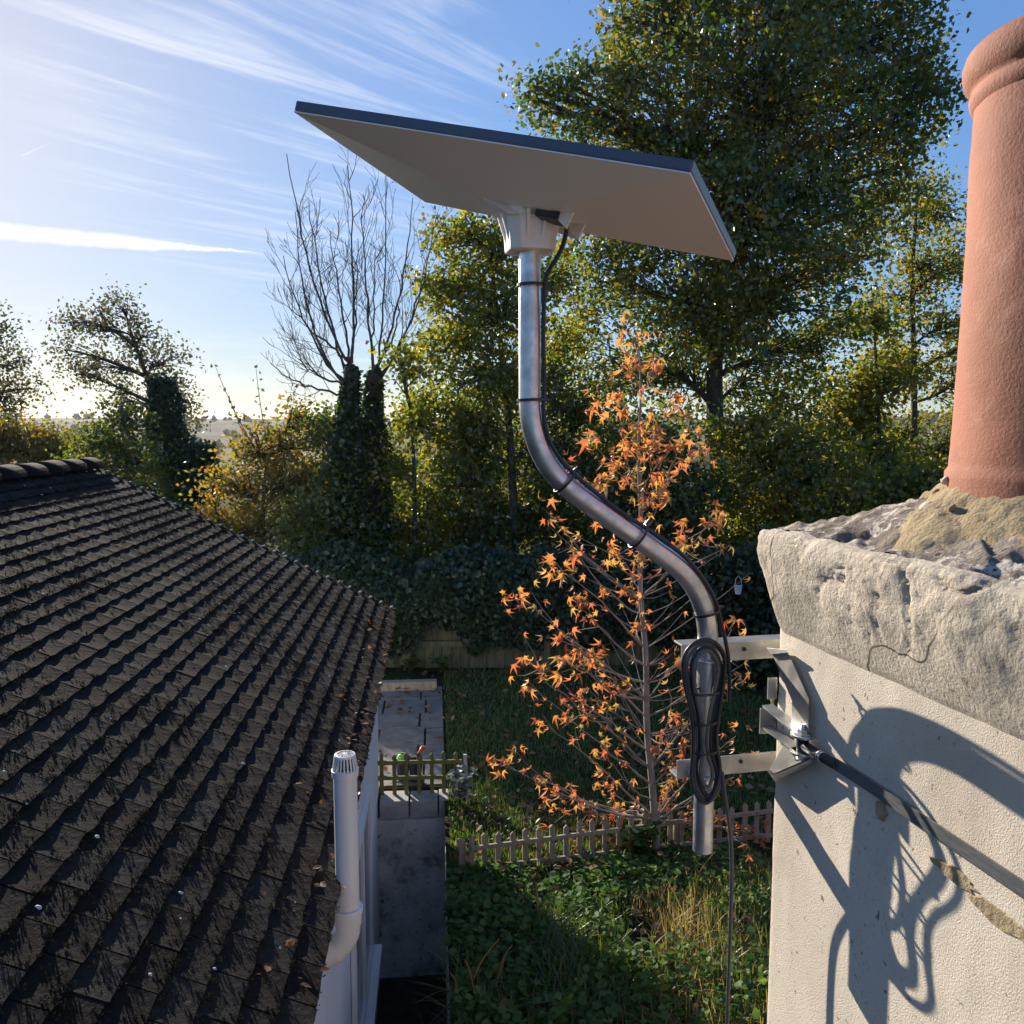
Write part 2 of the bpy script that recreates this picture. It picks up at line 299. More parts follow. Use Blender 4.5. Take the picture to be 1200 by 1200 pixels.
def leafmesh(name, P, size, mat, parent=None, org=(0, 0, 0), dirs=None, nrm=None, shape=(LEAF2, LT2), rnd=None):
    P = np.asarray(P, float); n = len(P)
    if dirs is None:
        dirs = rng.normal(size=(n, 3)); dirs[:, 2] -= .35
    if nrm is None:
        nrm = rng.normal(size=(n, 3)); nrm[:, 2] += .8
    d = unit(dirs); x = unit(np.cross(d, nrm)); z = np.cross(x, d)
    T, F_ = shape; s = np.broadcast_to(np.asarray(size, float), (n,))[:, None, None]
    vs = P[:, None, :] + s * (T[None, :, 0:1] * x[:, None, :] + T[None, :, 1:2] * d[:, None, :] + T[None, :, 2:3] * z[:, None, :])
    k = len(T); tr = (F_[None] + (np.arange(n) * k)[:, None, None]).reshape(-1, 3)
    r = rng.random(n) if rnd is None else rnd
    return rawmesh(name, vs.reshape(-1, 3), tr, mat, parent, org, np.repeat(r, len(F_)))
def blades(name, P, h, wd, mat, parent=None, org=(0, 0, 0), lean=.4, rnd=None, kind='stuff'):
    """curved grass blades"""
    P = np.asarray(P, float); n = len(P); a = rng.random(n) * 2 * math.pi; le = np.abs(rng.normal(0, lean, n))
    h = np.broadcast_to(h, (n,)); dx = np.stack([np.cos(a), np.sin(a), np.zeros(n)], 1); sx = np.stack([-np.sin(a), np.cos(a), np.zeros(n)], 1)
    out = []
    for t, wk in ((0, 1), (.45, .85), (.8, .5), (1, 0)):
        c = P + dx * (h * le * t * t)[:, None] + np.array([0, 0, 1.]) * (h * t * (1 - .25 * le * t))[:, None]
        if wk: out += [c - sx * wd * wk / 2, c + sx * wd * wk / 2]
        else: out.append(c)
    vs = np.stack(out, 1); tri = np.array([(0, 1, 3), (0, 3, 2), (2, 3, 5), (2, 5, 4), (4, 5, 6)])
    tr = (tri[None] + (np.arange(n) * 7)[:, None, None]).reshape(-1, 3); r = rng.random(n) if rnd is None else rnd
    ob = rawmesh(name, vs.reshape(-1, 3), tr, mat, parent, org, np.repeat(r, 5)); 
    if kind: ob['kind'] = kind
    return ob
def bez(a, b, c, n=8):
    return [a * (1 - t) ** 2 + b * 2 * t * (1 - t) + c * t * t for t in (i / n for i in range(n + 1))]
def smoothpath(P, it=3):
    P = [Vector(p) for p in P]
    for _ in range(it):
        Q = [P[0]]
        for a, b in zip(P[:-1], P[1:]): Q += [a.lerp(b, .25), a.lerp(b, .75)]
        P = Q + [P[-1]]
    return P
def jit(s): return Vector(rng.normal(0, s, 3))

# ------------------------------------------------------------------ site frame (building direction u, across v)
BAZ = rad(-5.28); U = V(sin(BAZ), cos(BAZ), 0); W = V(cos(BAZ), -sin(BAZ), 0)
def UV(u, v, z=0): return U * u + W * v + V(0, 0, z)
TERR = 1.9
pe = atY(460, 716, 7.0); UE = pe.dot(U); VE = pe.dot(W); ZE = pe.z
pr = atP(105, 547, U * UE, U); VR = pr.dot(W); ZR = pr.z
UW = UE - .10; pwc = atP(443, 845, U * UW, U); VW = pwc.dot(W)
pt = atZ(525, 1100, TERR); VT = pt.dot(W)
UH = atZ(480, 936, TERR - .02).dot(U)
FLOOR = .35

# ------------------------------------------------------------------ ground, hills
def gz(x, y):
    r = math.hypot(x, y); z = TERR
    if y < 5.6 and r < 30: z -= .05 * (5.6 - y)
    z += .03 * noise.noise(V(x * 1.3, y * 1.3, 0)) if r < 40 else 0
    if r > 40:
        k = min(1, (r - 40) / 220); k = k * k * (3 - 2 * k); z -= 24 * k
        h = max(0, min(1, (r - 380) / 900)); h = h * h * (3 - 2 * h)
        az = math.atan2(x, y)
        z += h * (37 + 9 * noise.noise(V(az * 3.2, 2.3, 0)) + 4 * noise.noise(V(az * 11, r / 300, 1))) + 2.5 * noise.noise(V(x / 120, y / 120, 4)) * k
    return z
def axis(brk, fine, lim):
    a = set(brk)
    q = brk[0]
    for lo, hi, st in fine:
        q = lo
        while q < hi: a.add(round(q, 4)); q += st
    return sorted(a)
us = axis([UH, -4000, 4000, -40], [(-40, 16, 1.0), (16, 60, 4), (60, 400, 20), (400, 1600, 50), (1600, 4000, 300), (-4000, -40, 330)], 0)
vs_ = axis([VT, -7, -4000, 4000], [(-14, 14, 1.0), (14, 60, 4), (-60, -14, 4), (60, 400, 20), (-400, -60, 20), (400, 1500, 50), (-1500, -400, 50), (1500, 4000, 300), (-4000, -1500, 300)], 0)
g = MB(); idx = {}
for i, u in enumerate(us):
    for j, v in enumerate(vs_):
        p = UV(u, v); idx[i, j] = len(g.v); g.v.append((p.x, p.y, gz(p.x, p.y)))
for i in range(len(us) - 1):
    for j in range(len(vs_) - 1):
        if us[i + 1] <= UH + 1e-6 and us[i] >= -40 - 1e-6 and vs_[j] >= -7 - 1e-6 and vs_[j + 1] <= VT + 1e-6: continue
        g.f.append((idx[i, j], idx[i, j + 1], idx[i + 1, j + 1], idx[i + 1, j]))
def groundmat():
    m, t = newmat('ground'); n = t.nodes.new; l = t.links.new
    o = n('ShaderNodeOutputMaterial'); b = n('ShaderNodeBsdfPrincipled'); l(b.outputs[0], o.inputs[0]); b.inputs['Roughness'].default_value = 1; b.inputs['Specular IOR Level'].default_value = .1
    co = n('ShaderNodeTexCoord')
    def nz(s, d, vor=False):
        q = n('ShaderNodeTexVoronoi' if vor else 'ShaderNodeTexNoise'); l(co.outputs['Object'], q.inputs['Vector']); q.inputs['Scale'].default_value = s
        if not vor: q.inputs['Detail'].default_value = d; return q.outputs[0]
        return q.outputs['Color']
    def ramp(x, cs):
        r = n('ShaderNodeValToRGB'); l(x, r.inputs[0]); e = r.color_ramp.elements
        while len(e) < len(cs): e.new(.5)
        for i, (p, c) in enumerate(cs): e[i].position = p; e[i].color = (*c, 1)
        return r.outputs[0]
    nearc = ramp(nz(2.2, 8), [(.35, (.030, .024, .014)), (.5, (.035, .045, .016)), (.65, (.05, .062, .02))])
    fields = ramp(nz(.006, 0, True), [(0, (.10, .11, .04)), (.35, (.16, .13, .06)), (.6, (.20, .15, .07)), (.8, (.07, .09, .035)), (1, (.15, .15, .06))])
    woods = ramp(nz(.03, 10), [(.45, (.055, .05, .025)), (.6, (.12, .08, .03))])
    sp = n('ShaderNodeVectorMath'); sp.operation = 'LENGTH'; l(co.outputs['Object'], sp.inputs[0])
    def mr(x, a, c):
        q = n('ShaderNodeMapRange'); q.interpolation_type = 'SMOOTHSTEP'; l(x, q.inputs[0]); q.inputs[1].default_value = a; q.inputs[2].default_value = c; return q.outputs[0]
    def mix(f, a, c):
        q = n('ShaderNodeMix'); q.data_type = 'RGBA'; l(f, q.inputs[0]); l(a, q.inputs[6]); l(c, q.inputs[7]); return q.outputs[2]
    fw = mix(mr(nz(.008, 7), .46, .56), fields, woods)
    l(mix(mr(sp.outputs['Value'], 45, 120), nearc, fw), b.inputs['Base Color'])
    bp = n('ShaderNodeBump'); bp.inputs['Distance'].default_value = .04; bp.inputs['Strength'].default_value = .7; l(nz(18, 8), bp.inputs['Height']); l(bp.outputs[0], b.inputs['Normal'])
    return m
M['ground'] = groundmat()
tag(g.build('ground', M['ground'], smooth=True), kind='structure')
m = MB(); fl = [UV(-40, -7, FLOOR), UV(-40, VT, FLOOR), UV(UH, VT, FLOOR), UV(UH, -7, FLOOR)]
m.add(fl, [(0, 1, 2, 3)])
tag(m.build('passage_floor', M['soil']), kind='structure')
# retaining wall along the bank and concrete end wall
def uvbox(mb, u0, u1, v0, v1, z0, z1):
    return mb.box(UV((u0 + u1) / 2, (v0 + v1) / 2, (z0 + z1) / 2), U * abs(u1 - u0) / 2, W * abs(v1 - v0) / 2, V(0, 0, (z1 - z0) / 2))
rw = uvbox(MB(), -12, UH - .12, VT, VT + .12, FLOOR - .2, TERR - .16).build('retaining_wall', M['concrete'], org=UV(3, VT, FLOOR))
tag(rw, 'grey concrete retaining wall holding the weedy bank along the passage', 'wall')
ew = thing('end_wall', UV(UH, (VW + VT) / 2, FLOOR), 'grey stained concrete wall closing the narrow passage below the picket fence', 'wall')
m = MB(); nu, nv = 16, 26
e0, e1 = -1.2, VT + .02
for j in range(nv + 1):
    for i in range(nu + 1):
        v = e0 + (e1 - e0) * i / nu; z = FLOOR - .1 + (TERR - .15 - FLOOR + .1) * j / nv
        p = UV(UH - .10, v, z); d = .012 * noise.noise(p * 5) + .006 * noise.noise(p * 17); m.v.append(tuple(p + U * d))
for j in range(nv):
    for i in range(nu): a = j * (nu + 1) + i; m.f.append((a, a + 1, a + nu + 2, a + nu + 1))
m.build('rendered_face', M['concrete'], ew, smooth=True)
uvbox(MB(), UH - .085, UH + .12, e0, e1 + .10, FLOOR - .1, TERR - .14).build('core', M['concrete'], ew)
q = VW + .02; k = 0
while q < VT + .02:
    ln = (.25, .24, .26)[k % 3]
    uvbox(MB(), UH - .112 + .006 * (k % 2), UH + .10, q, min(q + ln - .012, VT + .04), TERR - .145, TERR + .012 - .008 * (k % 2)).build('block', M['block'], ew, bevel=.006); q += ln; k += 1

# ------------------------------------------------------------------ neighbouring bungalow
bg_o = UV((UE + 0) / 2, VW - 1.5, FLOOR)
bung = thing('bungalow', bg_o, 'low white building with mossy dark tiled roof beside the narrow passage', 'building')
U0 = -2.0; VL = 2 * VR - VE
slope = V(0, 0, 0); sd = (UV(0, VR, ZR) - UV(0, VE, ZE)); SL = sd.length; sdir = sd.normalized(); snrm = U.cross(sdir).normalized()
if snrm.z < 0: snrm = -snrm
wall = MB(); uvbox(wall, U0 + .1, UW, VW - .25, VW, FLOOR - .1, ZE - .02); uvbox(wall, U0 + .1, UW, 2 * VR - VW, 2 * VR - VW + .25, FLOOR - .1, ZE - .02)
for uu in (UW - .25, U0 + .1):
    a = [UV(uu, VW - .25, FLOOR - .1), UV(uu, 2 * VR - VW + .25, FLOOR - .1), UV(uu, 2 * VR - VW + .25, ZE - .05), UV(uu, VR, ZR - .12), UV(uu, VW - .25, ZE - .05)]
    b = [p + U * .249 for p in a]; wall.add(a + b, [(0, 1, 2, 3, 4), (9, 8, 7, 6, 5)] + [(i, (i + 1) % 5, (i + 1) % 5 + 5, i + 5) for i in range(5)])
wall.build('wall', M['wallwhite'], bung)
uvbox(MB(), U0 + .1, UW + .06, VW + .004, VW + .03, ZE - .17, ZE - .045).build('fascia', M['wallwhite'], bung, bevel=.004)
# window in the side wall (seen at a grazing angle)
wu0, wu1, wz0, wz1 = 4.55, 5.65, 1.35, 2.45
win = uvbox(MB(), wu0, wu1, VW + .002, VW + .012, wz0, wz1).build('window', M['glass'], bung)
for a, b, c, d in ((wu0 - .06, wu1 + .06, wz1, wz1 + .06), (wu0 - .06, wu1 + .06, wz0 - .06, wz0)):
    uvbox(MB(), a, b, VW + .001, VW + .035, c, d).build('frame', M['wallwhite'], win, bevel=.004)
for a in (wu0 - .06, (wu0 + wu1) / 2 - .03, wu1):
    uvbox(MB(), a, a + .06, VW + .003, VW + .033, wz0 + .001, wz1 - .001).build('frame', M['wallwhite'], win, bevel=.004)
uvbox(MB(), wu0 - .1, wu1 + .1, VW + .001, VW + .09, wz0 - .10, wz0 - .062).build('sill', M['wallwhite'], win, bevel=.005)
# roof deck
rf = MB()
def slopebox(mb, vs0, vs1, sgn):
    a = []
    for lift in (-.05, -.012):
        for u in (U0, UE):
            a += [UV(u, v, z) + V(0, 0, lift) for v, z in ((VE, ZE), (VR, ZR))] if sgn > 0 else [UV(u, v, z) + V(0, 0, lift) for v, z in ((VL, ZE), (VR, ZR))]
    mb.hexa([a[0], a[1], a[3], a[2], a[4], a[5], a[7], a[6]])
slopebox(rf, 0, 0, 1); slopebox(rf, 0, 0, -1)
roof = rf.build('roof', M['tile'], bung)
GA, TW = .098, .165; NC = int(SL / GA) + 1
tmesh = []
for k in range(5):
    rr = random.Random(k); m = MB(); nx = 4; T = .009; Lh = GA * 1.55
    for j, yy in enumerate((0, Lh)):
        for i in range(nx + 1):
            x = (i / nx - .5) * (TW - .006); cam_z = .004 * (1 - (2 * i / nx - 1) ** 2); e = rr.uniform(-.004, .004) if j == 0 else 0
            m.v += [(x, yy + e, cam_z - T), (x, yy + e, cam_z)]
    n1 = 2 * (nx + 1)
    for i in range(nx):
        a = 2 * i; m.f += [(a + 1, a + 3, n1 + a + 3, n1 + a + 1), (a, a + 1, n1 + a + 1, n1 + a)[:0] or (a + 2, a, n1 + a, n1 + a + 2), (a, a + 2, a + 3, a + 1)]
    m.f += [(0, 1, n1 + 1, n1), (n1 - 1, n1 - 2, 2 * n1 - 2, 2 * n1 - 1)]
    me = bpy.data.meshes.new('tile'); me.from_pydata(m.v, [], m.f); me.materials.append(M['tile']); me.update(); at = me.attributes.new('rnd', 'FLOAT', 'FACE'); at.data.foreach_set('value', np.full(len(me.polygons), (.15, .4, .55, .3, .9)[k], np.float32)); tmesh.append(me)
tiles = []
for sgn in (1, -1):
    sdv = sdir if sgn > 0 else (sdir - W * 2 * sdir.dot(W)); nv = snrm if sgn > 0 else (snrm - W * 2 * snrm.dot(W)); ve = VE if sgn > 0 else VL
    for c in range(NC):
        u = UE + .02 - TW / 2 + (c % 2) * TW / 2 * 0 - (TW / 2 if c % 2 else 0) + random.uniform(-.006, .006)
        while u > U0:
            s = c * GA - .03
            if s + GA * 1.55 < SL + .06:
                p = UV(u, ve, ZE) + sdv * s + nv * (.022 + random.uniform(-.0008, .0012))
                X = (-U if sgn > 0 else U); lift = .085 + random.uniform(-.004, .004)
                Y = (sdv - nv * lift).normalized(); X = (X + Y * random.gauss(0, .008) + nv * random.gauss(0, .003)).normalized(); Z = X.cross(Y).normalized(); X = Y.cross(Z)
                Mx = Matrix((X, Y, Z)).transposed().to_4x4(); Mx.translation = p
                q = p - CAM; dep = q.y * cos(PITCH) - q.z * sin(PITCH); up = q.y * sin(PITCH) + q.z * cos(PITCH)
                vis = sgn > 0 and dep > .3 and abs(q.x / dep * F) < 630 and abs(up / dep * F) < 630
                tiles.append((dep if vis else 99, random.randrange(5), Mx))
            u -= TW
tiles.sort(key=lambda t: t[0])
RO = Vector(ORG[roof.name])
for d, k, Mx in tiles[:300]:
    ob = bpy.data.objects.new('tile', tmesh[k]); COL.objects.link(ob); ob.parent = roof; Mx = Mx.copy(); Mx.translation -= RO; ob.matrix_local = Mx
rest = MB(); rtone = []
for d, k, Mx in tiles[300:]:
    me = tmesh[k]; rtone += [(.15, .4, .55, .3, .9)[k]] * len(me.polygons); rest.add([Mx @ v.co for v in me.vertices], [tuple(p.vertices) for p in me.polygons])
ob = rest.build('tile_field', M['tile'], roof); ob['kind'] = 'stuff'; at = ob.data.attributes.new('rnd', 'FLOAT', 'FACE'); at.data.foreach_set('value', np.array(rtone, np.float32))
# ridge tiles
u = UE + .02
while u > U0:
    m = MB(); n = 10; a0 = UV(u, VR, ZR) + V(0, 0, -.03 + random.uniform(-.006, .006)); a1 = UV(u - .33, VR, ZR) + V(0, 0, -.03)
    ring = []
    for p, k in ((a0, 1.04), (a1, 1.0)):
        for rr_ in (.105, .085):
            for i in range(n + 1):
                t = math.pi * (.08 + .84 * i / n); m.v.append(tuple(p + (W * cos(t) * 1.15 + V(0, 0, 1) * sin(t)) * rr_ * k))
    n1 = n + 1
    for i in range(n):
        m.f += [(i, i + 1, 2 * n1 + i + 1, 2 * n1 + i), (n1 + i + 1, n1 + i, 3 * n1 + i, 3 * n1 + i + 1), (i, n1 + i, n1 + i + 1, i + 1), (2 * n1 + i, 2 * n1 + i + 1, 3 * n1 + i + 1, 3 * n1 + i)]
    m.build('ridge_tile', M['tile'], roof, smooth=True); u -= .325
# moss, lichen and debris on the roof
nm = 22000; cs = rng.integers(0, NC, nm); ss = cs * GA + rng.normal(.0, .016, nm) - .028; uu = U0 + 1.5 + rng.random(nm) * (UE - U0 - 1.5); uu = UE - (UE - uu) * 1.0
keep = (ss > -.03) & (ss < SL); ss, uu = ss[keep], uu[keep]
dens = np.array([noise.noise(V(a * .9, b * 1.3, 3)) for a, b in zip(uu, ss)]); keep = dens + rng.normal(0, .25, len(dens)) > -.05; ss, uu = ss[keep], uu[keep]
Un, Wn, Sn, Nn = map(np.array, (U, W, sdir, snrm)); E0 = np.array(UV(0, VE, ZE))
B = E0 + uu[:, None] * Un + ss[:, None] * Sn + .026 * Nn
rep = 9; B2 = np.repeat(B, rep, 0); sz = np.repeat(rng.uniform(.003, .0075, len(B)), rep)
off = rng.normal(size=(len(B2), 3)) * sz[:, None] * .8; off -= Nn * np.minimum(0, off @ Nn)[:, None] * 1.3
ob = leafmesh('moss', B2 + off, sz * rng.uniform(.7, 1.4, len(sz)), M['moss'], roof, dirs=Nn + rng.normal(0, .9, (len(B2), 3)), rnd=np.clip(np.repeat(rng.random(len(B)), rep) + rng.normal(0, .15, len(B2)), 0, 1)); ob['kind'] = 'stuff'
lm = MB()
for _ in range(130):
    u, s = random.uniform(1.0, UE), random.uniform(.05, SL - .05); c = UV(u, VE, ZE) + sdir * s + snrm * .040; r = random.choice((.003, .004, .006, .0085)); k = 7
    ring = [c + (U * cos(6.283 * i / k) + sdir * sin(6.283 * i / k)) * r * random.uniform(.7, 1.2) for i in range(k)]
    lm.add([c + snrm * .004] + ring, [(0, i + 1, (i + 1) % k + 1) for i in range(k)])
ob = lm.build('lichen', M['lichen'], roof); ob['kind'] = 'stuff'
nl = 150; uu = U0 + 2.5 + rng.random(nl) * (UE - U0 - 2.5); ss = np.abs(rng.normal(0, .12, nl)) - .03
B = E0 + uu[:, None] * Un + ss[:, None] * Sn + .045 * Nn
ob = leafmesh('eaves_litter', B, rng.uniform(.012, .04, nl), M['litter'], roof, dirs=rng.normal(size=(nl, 3)) * (1, 1, .2), nrm=Nn + rng.normal(0, .35, (nl, 3)), shape=(LEAF, LT4)); ob['kind'] = 'stuff'
gm = MB()
for i in range(46):      # mortar bedding under the verge tiles
    s = SL * (i + .5) / 46; uvd = UV(UE - .005, VE, ZE) + sdir * s
    gm.box(uvd - snrm * .014, U * random.uniform(.016, .026), sdir * SL / 92 * .96, snrm * .018)
for c in range(NC):  # pale lump per course imitates the glint of sunlit tile edges
    q0 = UV(UE + .005, VE, ZE) + sdir * (c * GA + .02) + snrm * .026
    gm.tube([q0 - U * .05, q0 - U * .01, q0 + U * .022], [.012, .017 + random.uniform(-.003, .004), .012], 7)
gm.build('verge_mortar_glint', M['verge'], bung)

# ------------------------------------------------------------------ vent pipe
VPv = VE + .055
ptop = atP(404, 884, W * VPv, W); pbot = atP(411, 1048, W * VPv, W); up_ = ptop.dot(U); PR = .040
pax = UV(up_, VPv, 0)
vp = thing('vent_pipe', UV(up_, VW, pbot.z - .3), 'pale plastic soil vent pipe with slotted cap rising from white wall', 'pipe')
zt, zb = ptop.z, pbot.z
MB().lathe([(PR, zb - .01), (PR, zt - .06)], pax, 32).build('straight_pipe', M['pipe'], vp, autos=40)
MB().lathe([(PR + .006, zb - .05), (PR + .006, zb - .012), (PR + .011, zb - .010), (PR + .012, zb + .004), (PR + .010, zb + .012), (PR + .001, zb + .013)], pax, 32).build('collar', M['pipe'], vp, autos=40)
el = [pax + V(0, 0, zb - .03), pax + V(0, 0, zb - .06)] + bez(pax + V(0, 0, zb - .06), pax + V(0, 0, zb - .115), pax - W * .055 + V(0, 0, zb - .15), 6)[1:] + [UV(up_, VW - .03, zb - .225)]
MB().tube(el, PR + .002, 28).build('elbow', M['pipe'], vp, autos=40)
MB().tube([el[-3] - V(0, 0, 0), el[-3].lerp(el[-1], .2)], PR + .006, 28).build('elbow_joint', M['pipe'], vp, autos=40)
cap = MB(); cap.lathe([(PR + .005, zt - .075), (PR + .006, zt - .052), (PR + .001, zt - .050)], pax, 32); cap.lathe([(PR - .006, zt - .006), (PR - .008, zt), (.002, zt + .004)], pax, 32)
cap.lathe([(PR - .003, zt - .006), (PR - .005, zt + .001), (PR - .014, zt + .003)], pax, 32, cap=False)
co_ = cap.build('cap', M['pipe'], vp, autos=40)
for k in range(22):
    t = 2 * math.pi * k / 22; dr = V(cos(t), sin(t), 0); tg = V(-sin(t), cos(t), 0)
    a = pax + dr * (PR + .002) + V(0, 0, zt - .052); b = pax + dr * (PR - .005) + V(0, 0, zt - .004)
    MB().strip([a, b], tg * .0028, dr * .0015).build('bar', M['pipe'], co_)
    MB().strip([pax + dr * .010 + V(0, 0, zt + .0048), pax + dr * (PR - .012) + V(0, 0, zt + .0030)], tg * .0006, V(0, 0, .0006)).build('slot', M['black'], co_) if k % 2 == 0 else None
MB().lathe([(PR - .010, zt - .055), (PR - .012, zt - .008)], pax, 20).build('cap_core', M['black'], co_, smooth=True)

# ------------------------------------------------------------------ chimney
CAZ = rad(-12.3); CT = V(sin(CAZ), cos(CAZ), 0); CN = V(-cos(CAZ), sin(CAZ), 0)
mlow = atY(826, 850, 1.47); TM = mlow.dot(CT); DW = -((mlow - CN * .13).dot(CN))    # wall plane distance from the camera
def WP(t, n, z): return CT * t + CN * (n - DW) + V(0, 0, z)       # n = distance out of the wall
def onW(x, y, n=0.): return atP(x, y, WP(0, n, 0), CN)
corner = onW(908, 850); TC = corner.dot(CT); TN = .50; WD = .66
ZB = onW(915, 737).z                                               # underside of the cap
ch = thing('chimney_stack', WP((TC + TN) / 2, -WD / 2, 1.6), 'cream rendered chimney stack with crumbling cap, carrying the antenna bracket', 'chimney')
def ringpts(off, rc, nper=26, nc=7):
    """rounded rectangle ring in (t, n), expanded by off"""
    t0, t1, n0, n1 = TN - off, TC + off, -WD - off, off; pts = []
    for (ct, cn, a0) in ((t1 - rc, n1 - rc, 0), (t0 + rc, n1 - rc, 90), (t0 + rc, n0 + rc, 180), (t1 - rc, n0 + rc, 270)):
        for k in range(nc): a = rad(a0 + 90 * k / (nc - 1)); pts.append((ct + rc * cos(a), cn + rc * sin(a)))
    out = []
    for i in range(len(pts)):
        a, b = pts[i], pts[(i + 1) % len(pts)]; d = math.hypot(b[0] - a[0], b[1] - a[1]); n = max(1, int(round(d / .018))) if d > .03 else 1
        if d > .03: n = 120 if abs(b[0] - a[0]) > abs(b[1] - a[1]) else 60
        out += [(a[0] + (b[0] - a[0]) * k / n, a[1] + (b[1] - a[1]) * k / n) for k in range(n)]
    return out
def loft(rings, dispf):
    m = MB(); n = len(rings[0])
    for R_ in rings:
        for p in R_: m.v.append(tuple(dispf(Vector(p))))
    for i in range(len(rings) - 1):
        for k in range(n): k2 = (k + 1) % n; m.f.append((i * n + k, i * n + k2, (i + 1) * n + k2, (i + 1) * n + k))
    return m, n
def nd(p, a, s): return noise.noise(p * s) * a
cen = WP((TC + TN) / 2, -WD / 2, 0)
rings = [[WP(t, n, z) for t, n in ringpts(0, .012)] for z in np.concatenate([np.linspace(1.5, ZB - .45, 10), np.linspace(ZB - .43, ZB + .03, 26)])]
def dstack(p):
    o = (p - V(cen.x, cen.y, p.z)).normalized(); return p + o * (nd(p, .003, 6) + nd(p, .0012, 30))
m, _ = loft(rings, dstack); m.build('stack_wall', M['render'], ch, smooth=True)
# cap: flares out, rounded top edge, then slopes up as flaunching to the pot
r28 = rad(34); POTC = V(sin(r28), cos(r28), 0) * 1.46; ZPOT = atY(1113, 556, 1.235).z
ZT = atP(890, 618, WP(TC + .03, 0, 0), CT).z
prof = [(0.0, ZB - .004), (.006, ZB + .006), (.014, ZB + .030), (.024, ZB + .062), (.033, ZB + .095), (.038, ZB + .125), (.041, ZT - .035), (.041, ZT - .016), (.039, ZT - .005), (.034, ZT + .001), (.020, ZT + .004)]
def dcap(p):
    o = (p - V(cen.x, cen.y, p.z)).normalized(); hi = max(0, min(1, (p.z - ZB - .02) / .08)); top = max(0, min(1, (p.z - ZT + .03) / .03))
    d = (nd(p, .006, 7) + nd(p, .004, 21) + nd(p, .0026, 55) + nd(p, .0016, 110)) * hi + nd(p, .003, 12)
    ck = abs(noise.noise(V(p.x * 2.2 + 3, p.y * 2.2, p.z * .6)) + .25 * noise.noise(p * 14))
    if ck < .012: d -= .006 * hi
    chip = noise.noise(p * 11 + V(4, 1, 2)); 
    dz = -.007 * max(0, chip - .15) * 2 * top
    return p + o * (d - .006 * max(0, chip - .2) * top) + V(0, 0, dz + nd(p, .005, 17) * top + nd(p, .002, 55) * top)
pr2 = [prof[0]]
for a, b in zip(prof[:-1], prof[1:]):
    for k in range(1, 6): pr2.append((a[0] + (b[0] - a[0]) * k / 5, a[1] + (b[1] - a[1]) * k / 5))
rings = [[WP(t, n, z) for t, n in ringpts(o, .03 + o * .3)] for o, z in pr2]
m, n = loft(rings, dcap); m.build('cap', M['cap'], ch, smooth=True)
base = rings[-1]; rings = []
for i in range(80):
    k = i / 79; rg = []
    for p in base:
        d = V(p.x - POTC.x, p.y - POTC.y, 0); q = d.normalized() * .12
        pos = V(POTC.x, POTC.y, 0) + d.lerp(q, k); dist = (V(pos.x, pos.y, 0) - POTC).length
        zz = p.z - .004 + (ZPOT - .012 - p.z) * (k ** 1.15)
        rg.append(V(pos.x, pos.y, zz))
    rings.append(rg)
def dtop(p):
    r = (V(p.x, p.y, 0) - POTC).length; e = max(0, min(1, (ZPOT - p.z) / .05 + .3))
    pl = noise.noise(p * 9 + V(7, 0, 0)); q_ = max(0, min(1, (pl - .02) / .07)); step = .009 * q_ * q_ * (3 - 2 * q_)
    return p + V(0, 0, nd(p, .010, 13) + nd(p, .008, 32) + nd(p, .004, 75) + step * e - .010)
m, n = loft(rings, dtop); m.build('flaunching', M['captop'], ch, smooth=True)
# mortar mound hugging the pot
rings = []
nn_ = 200
for i in range(30):
    k = i / 29; rg = []
    for j in range(nn_):
        a = 2 * math.pi * j / nn_; rr_ = (.262 + .05 * noise.noise(V(cos(a) * 1.7, sin(a) * 1.7, 2))) * (1 - k) + .15 * k
        rg.append(V(POTC.x + rr_ * cos(a), POTC.y + rr_ * sin(a), ZPOT - .115 * (1 - k) ** .95 + .004))
    rings.append(rg)
m, n = loft(rings, lambda p: p + V(0, 0, nd(p, .014, 14) + nd(p, .009, 34) + nd(p, .004, 80))); m.build('mortar_mound', M['mortar'], ch, smooth=True)
# broken plates of old mortar
for k in range(12):
    a = random.uniform(2.2, 4.8); r = random.uniform(.18, .29); c = V(POTC.x + r * cos(a), POTC.y + r * sin(a), ZPOT - .115 * min(1, max(0, (r - .15) / .115)) ** .95 + .003)
    if k == 0: c = V(*atP(1108, 560, V(0, 1.25, 0), V(0, 1, 0))) + V(0, 0, -.004)
    n1 = 9; m = MB(); R_ = random.uniform(.004, .013); th = random.uniform(.002, .005); tl = Matrix.Rotation(a, 3, 'Z') @ Matrix.Rotation(.6 + random.uniform(-.2, .2), 3, 'Y')
    rs = [R_ * random.uniform(.55, 1.15) for _ in range(n1)]
    for zz, kk in ((-th, .9), (0, 1), (th, .86)):
        for i in range(n1): t = 6.283 * i / n1; m.v.append(tuple(c + tl @ V(rs[i] * kk * cos(t) * 1.3, rs[i] * kk * sin(t), zz + random.uniform(-.002, .002))))
    for i in range(n1):
        j = (i + 1) % n1
        for q in (0, n1): m.f.append((q + i, q + j, q + n1 + j, q + n1 + i))
    m.f += [tuple(range(n1))[::-1], tuple(range(2 * n1, 3 * n1))]
    m.build('mortar_chunk', M['mortar'] if k % 3 else M['cap'], ch, smooth=True)
